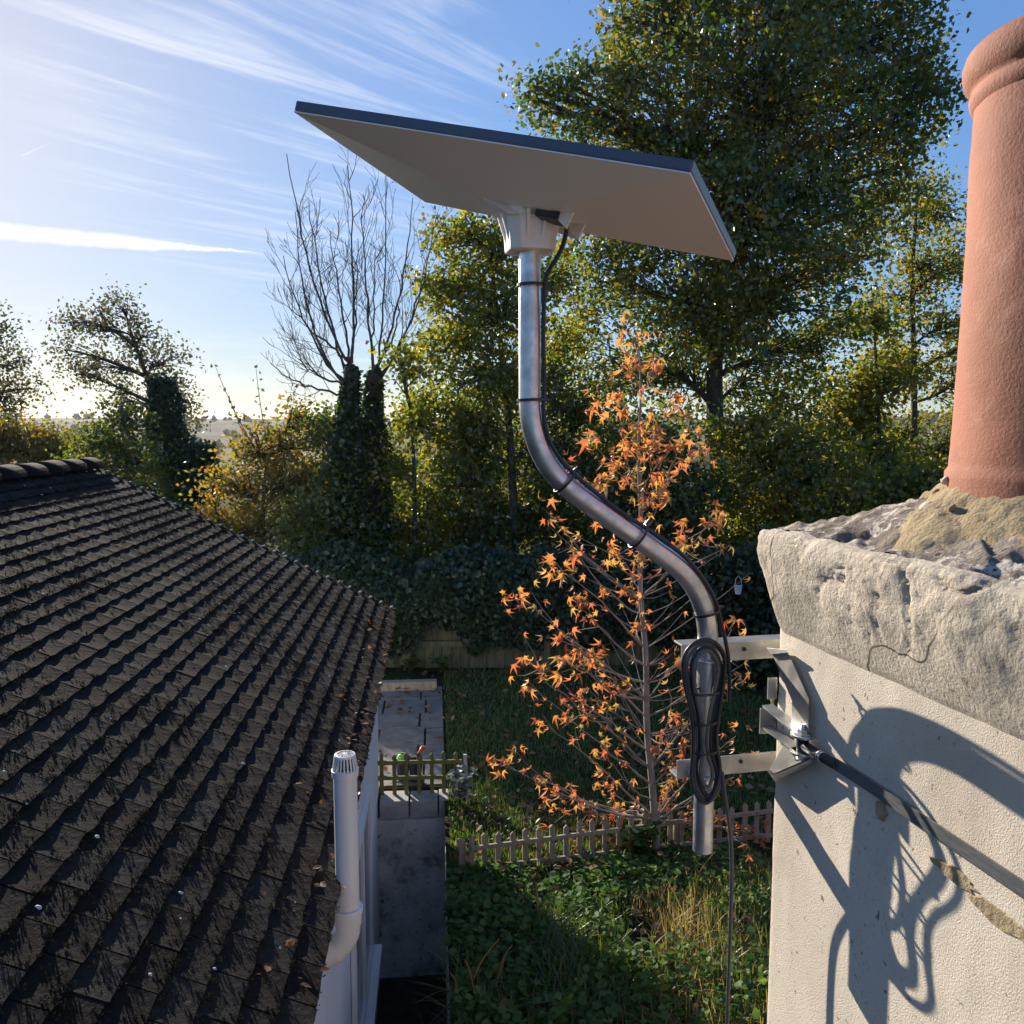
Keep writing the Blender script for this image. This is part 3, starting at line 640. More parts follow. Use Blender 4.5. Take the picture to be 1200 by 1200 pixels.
# broken render flakes along the cap edge
for k in range(9):
    t = TC - random.random() * (TC - TN) * .95; c = WP(t, .022 + random.uniform(-.02, .002), ZT - random.uniform(0, .006)); m = MB(); n1 = 7; R_ = random.uniform(.006, .017)
    for zz, kk in ((-.005, 1), (.003, .8)):
        for i in range(n1): a = 6.283 * i / n1; m.v.append(tuple(c + CT * (R_ * kk * cos(a) * 1.6) + CN * (R_ * kk * sin(a)) + V(0, 0, zz + random.uniform(-.002, .002))))
    m.f += [(i, (i + 1) % n1, n1 + (i + 1) % n1, n1 + i) for i in range(n1)] + [tuple(range(n1))[::-1], tuple(range(n1, 2 * n1))]
    m.build('render_flake', M['cap'], ch)
# pot
pot = thing('chimney_pot', V(POTC.x, POTC.y, ZPOT), 'tall round terracotta chimney pot with rolled rim on mortar mound', 'chimney pot')
hr = atY(1136, 88, 1.235).z - ZPOT
pp = [(.171, -.03), (.171, .002), (.166, .010), (.1645, .04), (.1620, .09), (.1600, .15), (.1585, .24), (.1575, .34), (.1570, hr - .10), (.1565, hr - .030)]
POTO = V(POTC.x, POTC.y, ZPOT)
def revolve(prof, n=96):
    m = MB(); m.lathe(prof, POTO, n, cap=False); return m
ps = []
for a, b in zip(pp[:-1], pp[1:]):
    ns = max(1, int((b[1] - a[1]) / .008)); ps += [(a[0] + (b[0] - a[0]) * k / ns, a[1] + (b[1] - a[1]) * k / ns) for k in range(ns)]
ps.append(pp[-1]); m = revolve(ps); m.v = [tuple(Vector(p) + (Vector(p) - V(POTO.x, POTO.y, p[2])).normalized() * (nd(Vector(p), .0022, 8) + nd(Vector(p), .0007, 40))) for p in m.v]
m.build('pot_body', M['terracotta'], pot, smooth=True)
rp = [(.1550, hr - .040), (.1585, hr - .036), (.1620, hr - .028), (.1630, hr - .021), (.1605, hr - .015), (.1600, hr - .011), (.1640, hr - .007), (.1700, hr + .001), (.1730, hr + .012), (.1735, hr + .022), (.1700, hr + .034), (.163, hr + .041), (.154, hr + .043), (.146, hr + .038), (.142, hr + .02), (.140, hr - .3), (.05, hr - .32), (.002, hr - .32)]
m = revolve(rp); m.v = [tuple(Vector(p) + V(0, 0, nd(Vector(p), .0025, 9))) for p in m.v]; m.build('rim', M['terracotta'], pot, smooth=True)

# ------------------------------------------------------------------ unseen stand-in for the chimney's house, added to bounce warm light
M['brick'] = pm('red_brick', (.36, .17, .11), (.27, .13, .09), 14, 6, rough=.95, bump=.4, bscale=40)
M['claytile'] = pm('clay_tile', (.56, .41, .34), (.46, .33, .27), 9, 7, rough=.9, bump=.4, bscale=40)  # lightened so the unseen roof bounces more light
hs_ = thing('house', WP(-2.5, -3.2, 1.6), 'unseen brick house of the chimney, its clay tiled roof added to bounce light', 'house')
m = MB(); m.box(WP(-3.0, -3.3, 2.6), CT * 3.45, CN * 3.2, V(0, 0, 1.1)); m.build('wall', M['brick'], hs_)
HT0, HT1 = -6.6, TN - .03; hrise = .62; a0 = WP(0, .22, 3.72); hd_ = (-CN + V(0, 0, hrise)).normalized(); hn = (CN * hrise + V(0, 0, 1)).normalized()  # roof raised and brought nearer for more bounce onto the dish
m = MB(); e = [WP(t, .22, 3.72) + hd_ * k + hn * z for z in (-.08, -.02) for t, k in ((HT0, 0), (HT1, 0), (HT1, 4.0), (HT0, 4.0))]; m.hexa(e); hroof = m.build('roof', M['claytile'], hs_)
m = MB(); e = [WP(t, .22, 3.72) + hd_ * 4.0 + V(0, 0, z) + (-CN - V(0, 0, hrise)).normalized() * k for z in (-.08, -.02) for t, k in ((HT0, 0), (HT1, 0), (HT1, 4.0), (HT0, 4.0))]; m.hexa(e); m.build('rear_slope', M['claytile'], hroof)
for c in range(20):
    q0 = WP((HT0 + HT1) / 2, .22, 3.72) + hd_ * (.2 * c + .13) + hn * .012
    MB().box(q0, CT * (HT1 - HT0) / 2, (hd_ - hn * .09).normalized() * .15, hn * .009).build('tile_course', M['claytile'], hroof)
# ------------------------------------------------------------------ mast
PT = WP(TM, 0, 0)
def onM(x, y): return atP(x, y, PT, CT)                            # plane of the mast, square to the wall
msrc = [(621, 268), (621, 300), (621.5, 380), (621.5, 462), (622, 500), (633, 535), (655, 572), (690, 599), (740, 634), (775, 658), (806, 683), (824, 712), (829, 745)]
mp = [onM(*p) for p in msrc]; mp[0].x = mp[1].x; mp[0].y = mp[1].y
for i in range(1, 4): mp[i] = V(mp[1].x, mp[1].y, mp[i].z)
mbot = onM(824, 996); mlow2 = onM(827, 850); mp[-1] = V(mlow2.x, mlow2.y, mp[-1].z)
# straight top, diagonal, straight bottom with circular-ish bends
top0 = mp[0]; elbow1 = V(mp[1].x, mp[1].y, onM(622, 540).z); elbow2 = V(mlow2.x, mlow2.y, onM(826, 690).z); bot = V(mlow2.x, mlow2.y, mbot.z)
def fillet(a, c, b, d, n=16): p, q = c + (a - c).normalized() * d, c + (b - c).normalized() * d; return bez(p, c, q, n)
PATH = [top0, top0.lerp(elbow1, .4)] + fillet(top0, elbow1, elbow2, .105) + fillet(elbow1, elbow2, bot, .095) + [elbow2.lerp(bot, .5), bot]
PRAD = .0182
mast = thing('antenna_mast', V(bot.x, bot.y, bot.z), 'galvanised steel swan-neck mast holding the flat dish', 'mast')
mt = MB(); mt.tube(PATH, PRAD, 40, cap=False); mt.tube([bot, bot + V(0, 0, .12)], PRAD - .0025, 28, cap=True)
o = len(mt.v); rin = [bot + V(cos(t), sin(t), 0) * (PRAD - .0025) for t in np.linspace(0, 6.2832, 41)[:-1]]
mt.build('tube', M['galv'], mast, smooth=True)

# ------------------------------------------------------------------ dish
s_ = (mp[0].y + .0) / 1.44
DC = V(mp[1].x, mp[1].y, CZ + .404 * s_); DW_, DH_ = .642 * s_, .68 * .642 * s_
ea, eb, ec = -.40436, .25865, -.07597
DR = Matrix.Rotation(ea, 3, 'Z') @ Matrix.Rotation(eb, 3, 'Y') @ Matrix.Rotation(ec, 3, 'X')
dish = thing('satellite_dish', DC - V(0, 0, .16), 'flat rectangular white satellite internet dish on top of mast', 'dish')
def dp(x, y, z): return DC + DR @ V(x, y, z)
hw, hh = DW_ / 2, DH_ / 2
m = MB(); lo = [(-hw, -hh), (hw, -hh), (hw, hh), (-hw, hh)]
m.hexa([dp(x, y, -.012) for x, y in lo] + [dp(x, y, .004) for x, y in lo]); m.build('panel', M['dishface'], dish, bevel=.003, seg=2)
m = MB(); m.hexa([dp(x * .998, y * .998, -.0140) for x, y in lo] + [dp(x * .999, y * .999, -.0121) for x, y in lo]); m.build('trim', M['white_plastic'], dish)
# back shell: shallow pyramid with a truncated foot plate
HZ = -.050; fx, fy = .066, .056; fo = [(-fx, -fy), (fx, -fy), (fx, fy), (-fx, fy)]
m = MB(); vs = [dp(x * .997, y * .997, -.0142) for x, y in lo] + [dp(x, y, HZ) for x, y in fo]
m.add(vs, [(0, 1, 2, 3), (0, 4, 5, 1), (1, 5, 6, 2), (2, 6, 7, 3), (3, 7, 4, 0), (4, 7, 6, 5)]); m.build('back_shell', M['white_plastic'], dish)
# socket: tapered octagonal cup with ribs, vertical, clamped on the mast
zs1 = onM(621, 296).z; zs0 = DC.z - .038; ax = V(mp[1].x, mp[1].y, 0)
def octa(r, z):
    c = r * .62; return [ax + CN * x + CT * y + V(0, 0, z) for x, y in ((r, -c), (r, c), (c, r), (-c, r), (-r, c), (-r, -c), (-c, -r), (c, -r))]
levels = [(.0365, zs1), (.0375, zs1 + .004), (.0385, zs1 + .02), (.0435, zs0 - .020), (.045, zs0 + .012)]
m = MB()
for r, z in levels: m.v += [tuple(p) for p in octa(r, z)]
for i in range(len(levels) - 1):
    for k in range(8): k2 = (k + 1) % 8; m.f.append((i * 8 + k, i * 8 + k2, i * 8 + 8 + k2, i * 8 + 8 + k))
m.f += [tuple(range(8))[::-1], tuple(range(8 * len(levels) - 8, 8 * len(levels)))]
sock = m.build('mount_socket', M['white_plastic'], dish, bevel=.0025)
for k in range(4):
    a = rad(90 * k); d = CN * cos(a) + CT * sin(a); tg = CT * cos(a) - CN * sin(a)
    for o_ in (-.014, .014):
        p0 = ax + d * .0385 + tg * o_ * .8 + V(0, 0, zs1 + .016); p1 = ax + d * .055 + tg * o_ * 1.1 + V(0, 0, zs0 - .004)
        mid = ax + d * .036 + tg * o_ + V(0, 0, zs0 - .004); t2 = tg * .0024
        MB().add([p0 - t2, p1 - t2, mid - t2, p0 + t2, p1 + t2, mid + t2], [(0, 1, 2), (5, 4, 3), (0, 3, 4, 1), (1, 4, 5, 2), (2, 5, 3, 0)]).build('rib', M['white_plastic'], sock)
# gusset flange wedge between shell and socket, with the cable slot on the side away from the ridge
m = MB(); gz0 = HZ + .004
g4 = [dp(-fx, -fy, gz0), dp(fx, -fy, gz0), dp(fx, fy, gz0), dp(-fx, fy, gz0)]
lowr = [ax - CT * .043 + CN * .0435, ax - CT * .043 - CN * .0435, ax + CT * .043 - CN * .0435, ax + CT * .043 + CN * .0435]
lowr = [p + V(0, 0, zs0 - .022) for p in lowr]
m.hexa(lowr + g4); m.build('mount_flange', M['white_plastic'], dish, bevel=.002)
ep = onM(664, 236) - CT * .055
m = MB(); e1 = dp(fx + .028, -fy + .01, HZ + .012); 
for sgn in (-1, 1):
    pa = dp(fx - .012, -.012 + sgn * .030, HZ + .008); pb = dp(fx + .040, -.012 + sgn * .030, HZ + .012); pc_ = dp(fx + .034, -.012 + sgn * .030, HZ - .020); pd_ = ax - CN * .046 + CT * (sgn * .026) + V(0, 0, zs0 - .03)
    t2 = DR @ V(0, .003, 0)
    MB().hexa([pa - t2, pb - t2, pc_ - t2, pd_ - t2, pa + t2, pb + t2, pc_ + t2, pd_ + t2]).build('cable_guard', M['white_plastic'], dish)
m = MB(); ce = dp(fx - .002, -.028, HZ + .002); m.box(ce, DR @ V(.020, 0, 0), DR @ V(0, .022, 0), DR @ V(0, 0, .012)); m.build('cable_port', M['black'], dish, bevel=.003)

# ------------------------------------------------------------------ bracket
ZU, ZL = onM(827, 770).z, onM(824, 905).z
br = thing('wall_bracket', WP(TM, 0, ZL), 'galvanised two-arm steel bracket clamped to corner of chimney', 'bracket')
for z, nm_, flip in ((ZU, 'upper_arm', 1), (ZL, 'lower_arm', -1)):
    m = MB(); n0, n1 = -.06, .172; tb = TM + PRAD + .004
    if nm_ == 'upper_arm': n1 = .168
    m.box(WP(tb + .002, (n0 + n1) / 2, z), CN * (n1 - n0) / 2, CT * .002, V(0, 0, .0165))
    m.box(WP(tb + .018, (n0 + n1) / 2, z + flip * .0165), CN * (n1 - n0) / 2, CT * .018, V(0, 0, .002))
    arm = m.build(nm_, M['galvdull'], br, bevel=.0008)
    # U bolt round the mast with nuts behind the arm
    c = WP(TM, .13, z - .004); rr_ = PRAD + .003; ub = [c + CN * rr_ + CT * .045] + [c + (CN * cos(a) - CT * sin(a)) * rr_ for a in np.linspace(0, math.pi, 15)] + [c - CN * rr_ + CT * .045]
    MB().tube(ub, .0033, 10).build('u_bolt', M['galv'], br, smooth=True)
    for sg in (-1, 1):
        MB().lathe([(.0065, 0), (.0065, .006)], c + CN * rr_ * sg + CT * .027, 6, M3=Matrix((CN, V(0, 0, 1), CT)).transposed()).build('nut', M['galv'], br)
    MB().lathe([(.004, -.0008), (.004, .0008)], WP(tb - .001, .045, z + .004), 12, M3=Matrix((CN, V(0, 0, 1), CT)).transposed()).build('bolt_hole', M['black'], br)
# folded side bar: from the upper arm down along the wall to the strap clamp
def wplate(name, pts, n0, n1, bev=.0006):
    k = len(pts); m = MB(); m.v = [tuple(onW(x, y, n0)) for x, y in pts] + [tuple(onW(x, y, n1)) for x, y in pts]
    m.f = [tuple(range(k))[::-1], tuple(range(k, 2 * k))] + [(i, (i + 1) % k, k + (i + 1) % k, k + i) for i in range(k)]; return m.build(name, M['galvdull'], br, bevel=bev)
wplate('side_bar', [(903, 762), (923, 764), (948, 820), (947, 862), (927, 862), (928, 821)], .010, .0145)
wplate('bar_lip', [(898, 759), (921, 761), (923, 765), (903, 767)], .008, .022)
wplate('lower_gusset', [(918, 872), (947, 876), (952, 893), (909, 917), (901, 904)], .008, .0125)
m = MB(); f0, f1, f2, f3 = onW(896, 899, .014), onW(909, 917, .012), onW(952, 894, .012), onW(950, 890, .030); f4 = onW(905, 909, .036)
m.add([f0, f1, f2, f3, f4], [(0, 1, 4), (1, 2, 3, 4)]); m.add([q + V(0, 0, .003) for q in (f0, f1, f2, f3, f4)], [(4, 1, 0), (4, 3, 2, 1)]); m.build('gusset_flange', M['galvdull'], br)
# small plate turning round the far corner
m = MB(); z0, z1 = onW(906, 856).z, onW(906, 838).z
m.box(WP(TC + .004, .012, (z0 + z1) / 2 + .006), CN * .016, CT * .0015, V(0, 0, .024)); m.build('corner_plate', M['galvdull'], br, bevel=.0006)
m = MB(); m.box(WP(TC + .003, .006, onW(906, 805).z), CN * .009, CT * .0015, V(0, 0, .020)); m.build('corner_plate', M['galvdull'], br, bevel=.0006)
# strap tensioner: two lugs, bolt stack and black bar
tp = onW(940, 872, .018)
for pz, px in ((.016, 0), (-.014, 0)):
    m = MB(); c = tp + V(0, 0, pz); m.strip([WP(TC + .002, .014, c.z + .010 * (pz > 0)), c], CN * .011, V(0, 0, .0018)); m.lathe([(.020, -.0018), (.020, .0018)], c, 28); m.build('lug', M['galv'], br)
    MB().lathe([(.014, 0), (.014, .0025), (.009, .003), (.009, .008), (.006, .009)], c + V(0, 0, .002 if pz > 0 else -.012), 6 if pz > 0 else 16).build('nut', M['galv'], br)
MB().lathe([(.0045, -.026), (.0045, .034)], tp, 12).build('clamp_bolt', M['galv'], br, smooth=True)
MB().lathe([(.010, -.012), (.010, .012)], tp - CT * .001, 18).build('spool', M['black'], br, autos=40)
# lashing strap along the wall
st = thing('lashing_strap', onW(1000, 925, .0), 'dark steel lashing band stretched round the chimney from bracket clamp', 'strap')
z_s = tp.z - .002
MB().tube([tp, WP(tp.dot(CT) - .035, .016, z_s), WP(tp.dot(CT) - .085, .010, z_s)], .0085, 14).build('sleeve', M['black'], st, smooth=True)
for kk in (.046, .052): MB().tube([WP(tp.dot(CT) - kk, .0148, z_s), WP(tp.dot(CT) - kk - .003, .0145, z_s)], .0092, 14).build('ferrule', M['galv'], st, autos=40)
MB().strip([WP(tp.dot(CT) - .070, .010, z_s), WP(tp.dot(CT) - .14, .006, z_s - .001), WP(TN - .001, .005, z_s - .004)], V(0, 0, .0095), CN * .0016).build('band', M['strapgrey'], st)
MB().strip([WP(TN - .006, .006, z_s - .004), WP(TN - .006, -WD - .005, z_s - .004)], V(0, 0, .0095), CT * .0016).build('band', M['strapgrey'], st)
MB().strip([WP(TC + .0045, .002, z_s - .004), WP(TC + .0045, -WD - .005, z_s - .004)], V(0, 0, .0095), CT * .0016).build('band', M['strapgrey'], st)
# patches of bare mortar beside the strap
for cx, cy, rx, rz in ((1032, 950, .014, .016), (1120, 1026, .05, .012), (1170, 1075, .06, .014), (905, 815, .004, .020)):
    c = onW(cx, cy, .001); m = MB(); n1 = 18
    rr_ = [random.uniform(.7, 1.15) for _ in range(n1)]
    for kk, h in ((1, -.003), (.8, .0022)):
        m.v += [tuple(c + CT * rx * kk * rr_[i] * cos(6.283 * i / n1) + V(0, 0, rz * kk * rr_[i] * sin(6.283 * i / n1)) + CN * h) for i in range(n1)]
    m.v.append(tuple(c + CN * .002)); m.f += [(i, (i + 1) % n1, n1 + (i + 1) % n1, n1 + i) for i in range(n1)] + [(n1 + i, n1 + (i + 1) % n1, 2 * n1) for i in range(n1)]
    m.build('bare_patch', M['mortar'], ch)

# ------------------------------------------------------------------ cable
cb = thing('antenna_cable', bot + V(.02, -.02, 0), 'black antenna cable strapped to mast with a coiled spare bundle', 'cable')
def mside(i, off, back): return PATH[i]
def path_at(frac):
    L_ = [0]
    for a, b in zip(PATH[:-1], PATH[1:]): L_.append(L_[-1] + (b - a).length)
    t = frac * L_[-1]
    for i in range(len(PATH) - 1):
        if L_[i + 1] >= t: k = (t - L_[i]) / max(1e-6, L_[i + 1] - L_[i]); return PATH[i].lerp(PATH[i + 1], k), (PATH[i + 1] - PATH[i]).normalized()
    return PATH[-1], (PATH[-1] - PATH[-2]).normalized()
def onMk(x, y, k): return atP(x, y, PT - CT * k, CT)
run = [ce, onMk(640, 221, .070), onMk(655, 230, .072), onMk(664, 250, .066), onMk(664, 275, .055), onMk(656, 297, .040), onMk(644, 315, .026), onMk(638, 328, .018)]
for fr in np.linspace(.150, .66, 44):
    p, d = path_at(fr); side = d.cross(CT).normalized(); side = side if side.dot(-CN) > 0 or side.z > 0 else -side
    if side.dot(-CN) + side.z < 0: side = -side
    run.append(p + (side * .86 - CT * .5) * (PRAD + .0052) + side * .002 * sin(fr * 40))
run += [onM(846, 745) - CT * .012, onM(850, 775) - CT * .016, onM(848, 820) - CT * .022]
CR = .0037
MB().tube(smoothpath(run, 2), CR, 12).build('cable_run', M['black'], cb, smooth=True)
def front(x, y, k): return onMk(x, y, PRAD + .006 + .0048 * k)
loops = [[(828, 748), (852, 768), (846, 800), (838, 840), (836, 880), (848, 912), (832, 946), (812, 915), (818, 880), (816, 840), (806, 800), (803, 768)],
         [(828, 754), (845, 772), (841, 802), (833, 842), (832, 880), (843, 910), (831, 940), (816, 912), (821, 880), (819, 840), (811, 800), (810, 772)],
         [(826, 745), (850, 762), (849, 795), (842, 840), (838, 870), (846, 905), (829, 950), (808, 920), (813, 880), (812, 840), (801, 798), (800, 764)],
         [(827, 757), (843, 776), (838, 806), (829, 845), (828, 885), (837, 905), (828, 928), (819, 905), (824, 880), (822, 842), (814, 806), (812, 778)]]
for k, lp_ in enumerate(loops):
    P = [front(x, y, k * .8 + .25 * sin(i * 1.7 + k)) for i, (x, y) in enumerate(lp_)]
    Q = P
    for _ in range(3):
        R_ = []
        for i in range(len(Q)): a, b = Q[i], Q[(i + 1) % len(Q)]; R_ += [a.lerp(b, .25), a.lerp(b, .75)]
        Q = R_
    MB().tube(Q + [Q[0], Q[1]], CR, 12).build('coil_loop', M['cable_sheen' if k in (0, 3) else 'black'], cb, smooth=True)
tail = [front(846, 905, 1), front(850, 935, .6), front(856, 975, 0), front(858, 1010, 0), front(856, 1090, 0), front(852, 1200, 0), front(850, 1330, 0), front(848, 1700, 0)]
MB().tube(smoothpath(tail, 3), CR, 12).build('cable_tail', M['cable_sheen'], cb, smooth=True)
def tie_at(pc, d, r, tail_dir):
    a, b = frame(d); m = MB(); n = 28
    m.lathe([(r, -.0022), (r + .0014, -.0022), (r + .0014, .0022), (r, .0022)], pc, n, M3=Matrix((a, b, d)).transposed(), cap=False)
    m.box(pc + tail_dir * (r + .003), tail_dir * .004, d * .003, tail_dir.cross(d) * .003); m.box(pc + tail_dir * (r + .008), tail_dir * .004, d * .0018, tail_dir.cross(d) * .0007)
    m.build('cable_tie', M['black'], cb)
def frac_at_px(x, y):
    p = onM(x, y); best = min(np.linspace(0, 1, 400), key=lambda f_: (path_at(f_)[0] - p).length); return best
for x, y in ((621, 334), (622, 469), (656, 570), (742, 635), (828, 716)):
    p, d = path_at(frac_at_px(x, y)); side = d.cross(CT).normalized()
    if side.dot(-CN) + side.z < 0: side = -side
    tie_at(p + (side * .6 - CT * .35) * .0042, d, PRAD + .0046, side)
for y, hwid in ((811, .028), (846, .0235), (880, .0225)):
    c = front(825, y, .7); ring = [c + CN * hwid * cos(a) + CT * (-.017 * sin(a) if sin(a) > 0 else -.022 * sin(a)) for a in np.linspace(0, 6.2832, 30)]
    m = MB(); m.strip(ring, V(0, 0, .0022), [((p - c).normalized()) * .0009 for p in ring]); m.box(c - CN * (hwid + .002), CN * .004, CT * .003, V(0, 0, .003)); m.build('cable_tie', M['black'], cb)

# ------------------------------------------------------------------ garden: patio, fences
pat = MB(); pz = TERR + .035
pav = tag(uvbox(MB(), UH + .13, 9.55, -1.6, VT + .02, TERR - .1, TERR + .02).build('patio', M['soil']), kind='structure')
ORG[pav.name] = V(0, 0, 0)
u = UH + .16; k = 0
while u < 9.3:
    v = -1.55 + (.0 if k % 2 else .06)
    while v < VT - .05:
        z = pz + random.uniform(-.006, .006); v1 = min(v + .46, VT + .03)
        uvbox(MB(), u, u + .438, v, v1 - .022, TERR - .01, z).build('paving_slab', M['slab'], pav, bevel=.004); v += .46
    u += .46; k += 1
sle = uvbox(MB(), 9.58, 9.70, -1.6, .0, TERR - .05, TERR + .13).build('timber_sleeper', M['oldwood'], org=UV(9.6, -.8, TERR), bevel=.008)
tag(sle, 'low timber sleeper edging at the far end of the paving', 'sleeper')
def picket(parent, p, h, wv, tv, mat, pointed=True):
    """one pale with a pointed top"""
    a = [p - wv - tv, p + wv - tv, p + wv + tv, p - wv + tv]; b = [q + V(0, 0, h - wv.length * (1.1 if pointed else 0)) for q in a]; m = MB(); m.v = [tuple(q) for q in a + b]
    m.f = [(0, 3, 2, 1), (0, 1, 5, 4), (1, 2, 6, 5), (2, 3, 7, 6), (3, 0, 4, 7)]
    if pointed:
        t0, t1 = p - tv + V(0, 0, h), p + tv + V(0, 0, h); m.v += [tuple(t0), tuple(t1)]; m.f += [(4, 5, 8), (6, 7, 9), (5, 6, 9, 8), (7, 4, 8, 9)]
    else: m.f.append((4, 5, 6, 7))
    return m.build('picket', mat, parent, bevel=.002, seg=1)
# green mossy picket fence on the end wall
uf = UH + .03; fo_ = UV(uf, (VW + VT) / 2, TERR + .01)
f1 = thing('picket_fence', fo_, 'short mossy yellow-green picket fence on top of concrete end wall', 'fence')
ztop = atP(495, 884, U * uf, U).z; hgt = ztop - TERR
for k, x in enumerate((447, 462, 476, 491, 506, 520, 534)):
    p = atP(x, 900, U * uf, U); picket(f1, V(p.x, p.y, TERR + .014) + jit(.003) * 0, hgt + random.uniform(-.012, .015), W * .017, U * .008, M['greenwood'])
for y in (894, 912):
    a, b = atP(441, y, U * (uf - .02), U), atP(541, y - 2, U * (uf - .02), U); MB().strip([a, b], V(0, 0, .016), U * .010).build('rail', M['greenwood'], f1, bevel=.002)
stk = atP(545, 884, U * (uf - .05), U); sb_ = atP(549, 988, U * (uf - .25), U)
tag(MB().strip([V(stk.x + .03, stk.y - .12, TERR - .05), stk], W * .014, U * .012).build('wooden_stake', M['whitewood'], org=V(stk.x, stk.y, TERR), bevel=.003), 'bleached leaning wooden stake at the end of mossy fence', 'stake')
# low weathered picket fence along the lawn edge
pa, pb = atZ(552, 1022, TERR - .02), atZ(915, 985, TERR - .01); pb = pa + (pb - pa) * 1.25
f2 = thing('picket_fence', (pa + pb) / 2, 'low weathered grey-brown picket fence between lawn and weedy bank', 'fence')
dirf = (pb - pa); Lf = dirf.length; dirf.normalize(); nf = V(-dirf.y, dirf.x, 0).normalized()
hf = atP(575, 980, pa, nf).z - TERR; npk = int(Lf / .098); hr2 = (atP(900, 941, pa, nf).z - TERR - hf) / .8
for k in range(npk + 1):
    p = pa + dirf * (k * .098 + random.uniform(-.006, .006)); gzz = gz(p.x, p.y)
    pk = picket(f2, V(p.x, p.y, gzz - .03), hf + hr2 * k / npk + .045 + random.uniform(-.014, .014), dirf * .0185, nf * .008, M['oldwood'])
for zz in (hf * .80, hf * .16):
    a, b = pa + V(0, 0, zz), pb + V(0, 0, zz + hr2 * (1 if zz > hf * .5 else .35)); MB().strip([a - nf * .020, a.lerp(b, .5) - nf * .020 + V(0, 0, .008), b - nf * .020], V(0, 0, .015), nf * .010).build('rail', M['oldwood'], f2, bevel=.003)
for k in (-.02, .52, 1.0):
    p = pa + dirf * Lf * k; MB().box(V(p.x, p.y, TERR + hf * .42) + nf * .03, dirf * .024, nf * .020, V(0, 0, hf * .48)).build('post', M['oldwood'], f2, bevel=.004)
# back fence of vertical boards
YB = 10.55; fb = thing('back_fence', V(1, YB, TERR), 'dark green-stained vertical board fence half buried in ivy', 'fence')
x = -3.2; k = 0
while x < 4.6:
    wd = .115; MB().box(V(x + wd / 2, YB + .012 * (k % 2), TERR + .55 + random.uniform(-.015, .015)), V(wd / 2 * .97, 0, 0), V(0, .008, 0), V(0, 0, .62)).build('board', M['fencewood'], fb, bevel=.002, seg=1); x += wd; k += 1
for zz in (.33, .9): MB().box(V(.7, YB - .045, TERR + zz), V(3.9, 0, 0), V(0, .026, 0), V(0, 0, .036)).build('rail', M['fencewood'], fb, bevel=.004)
for x in (-1.35, .45, 2.25, 4.05): MB().box(V(x, YB - .10, TERR + .58), V(.042, 0, 0), V(0, .030, 0), V(0, 0, .60)).build('post', M['fencewood'], fb, bevel=.005)
# buckets on the patio behind the picket fence
def bucket(px, py, mat_top, label, shape):
    b = atZ(px, py, pz + .005); b = b + U * .04
    t = thing('bucket', b, label, 'bucket')
    MB().lathe([(.048, 0), (.062, .17), (.066, .172), (.066, .18), (.058, .18), (.046, .02), (.002, .02)], b, 22).build('tub', M['navy'], t, autos=40)
    hd = [b + V(.062 * cos(a), -.012, .172 + .02 + .045 * sin(a)) for a in np.linspace(0, math.pi, 12)]
    MB().tube(hd, .004, 6).build('handle', M['black'], t, smooth=True)
    if shape == 'ball':
        q = tag(MB().lathe([(.002, -.05), (.03, -.042), (.047, -.02), (.052, 0), (.047, .02), (.03, .042), (.002, .05)], b + V(0, 0, .185), 18).build('ball', mat_top, org=b + V(0, 0, .185), smooth=True), 'bright green ball resting in a navy bucket by mossy fence', 'ball')
    else:
        q = tag(MB().tube([b + V(-.01, 0, .05), b + V(.03, .01, .24), b + V(.07, .015, .29)], [.010, .012, .022], 10).build('toy_spade', mat_top, org=b + V(0, 0, .03), smooth=True), 'small red spade standing in a navy bucket by mossy fence', 'toy spade')
bucket(472, 915, M['limeplastic'], 'navy bucket holding a green ball behind mossy picket fence', 'ball')
bucket(487, 916, M['redplastic'], 'navy bucket holding a red spade behind mossy picket fence', 'spade')
# white cup feeder hanging on the hedge
fp = atY(865, 690, 9.4)
fd = thing('bird_feeder', fp, 'small white cup feeder hanging against the dark hedge', 'feeder')
MB().lathe([(.030, -.06), (.046, .03), (.049, .034), (.044, .034), (.028, -.05), (.002, -.05)], fp, 16).build('cup', M['whiteplain'], fd, autos=40)
MB().tube([fp + V(-.04, 0, .03), fp + V(-.03, 0, .11), fp + V(0, 0, .15), fp + V(.03, 0, .11), fp + V(.04, 0, .03)], .004, 6).build('hanger', M['whiteplain'], fd, smooth=True)

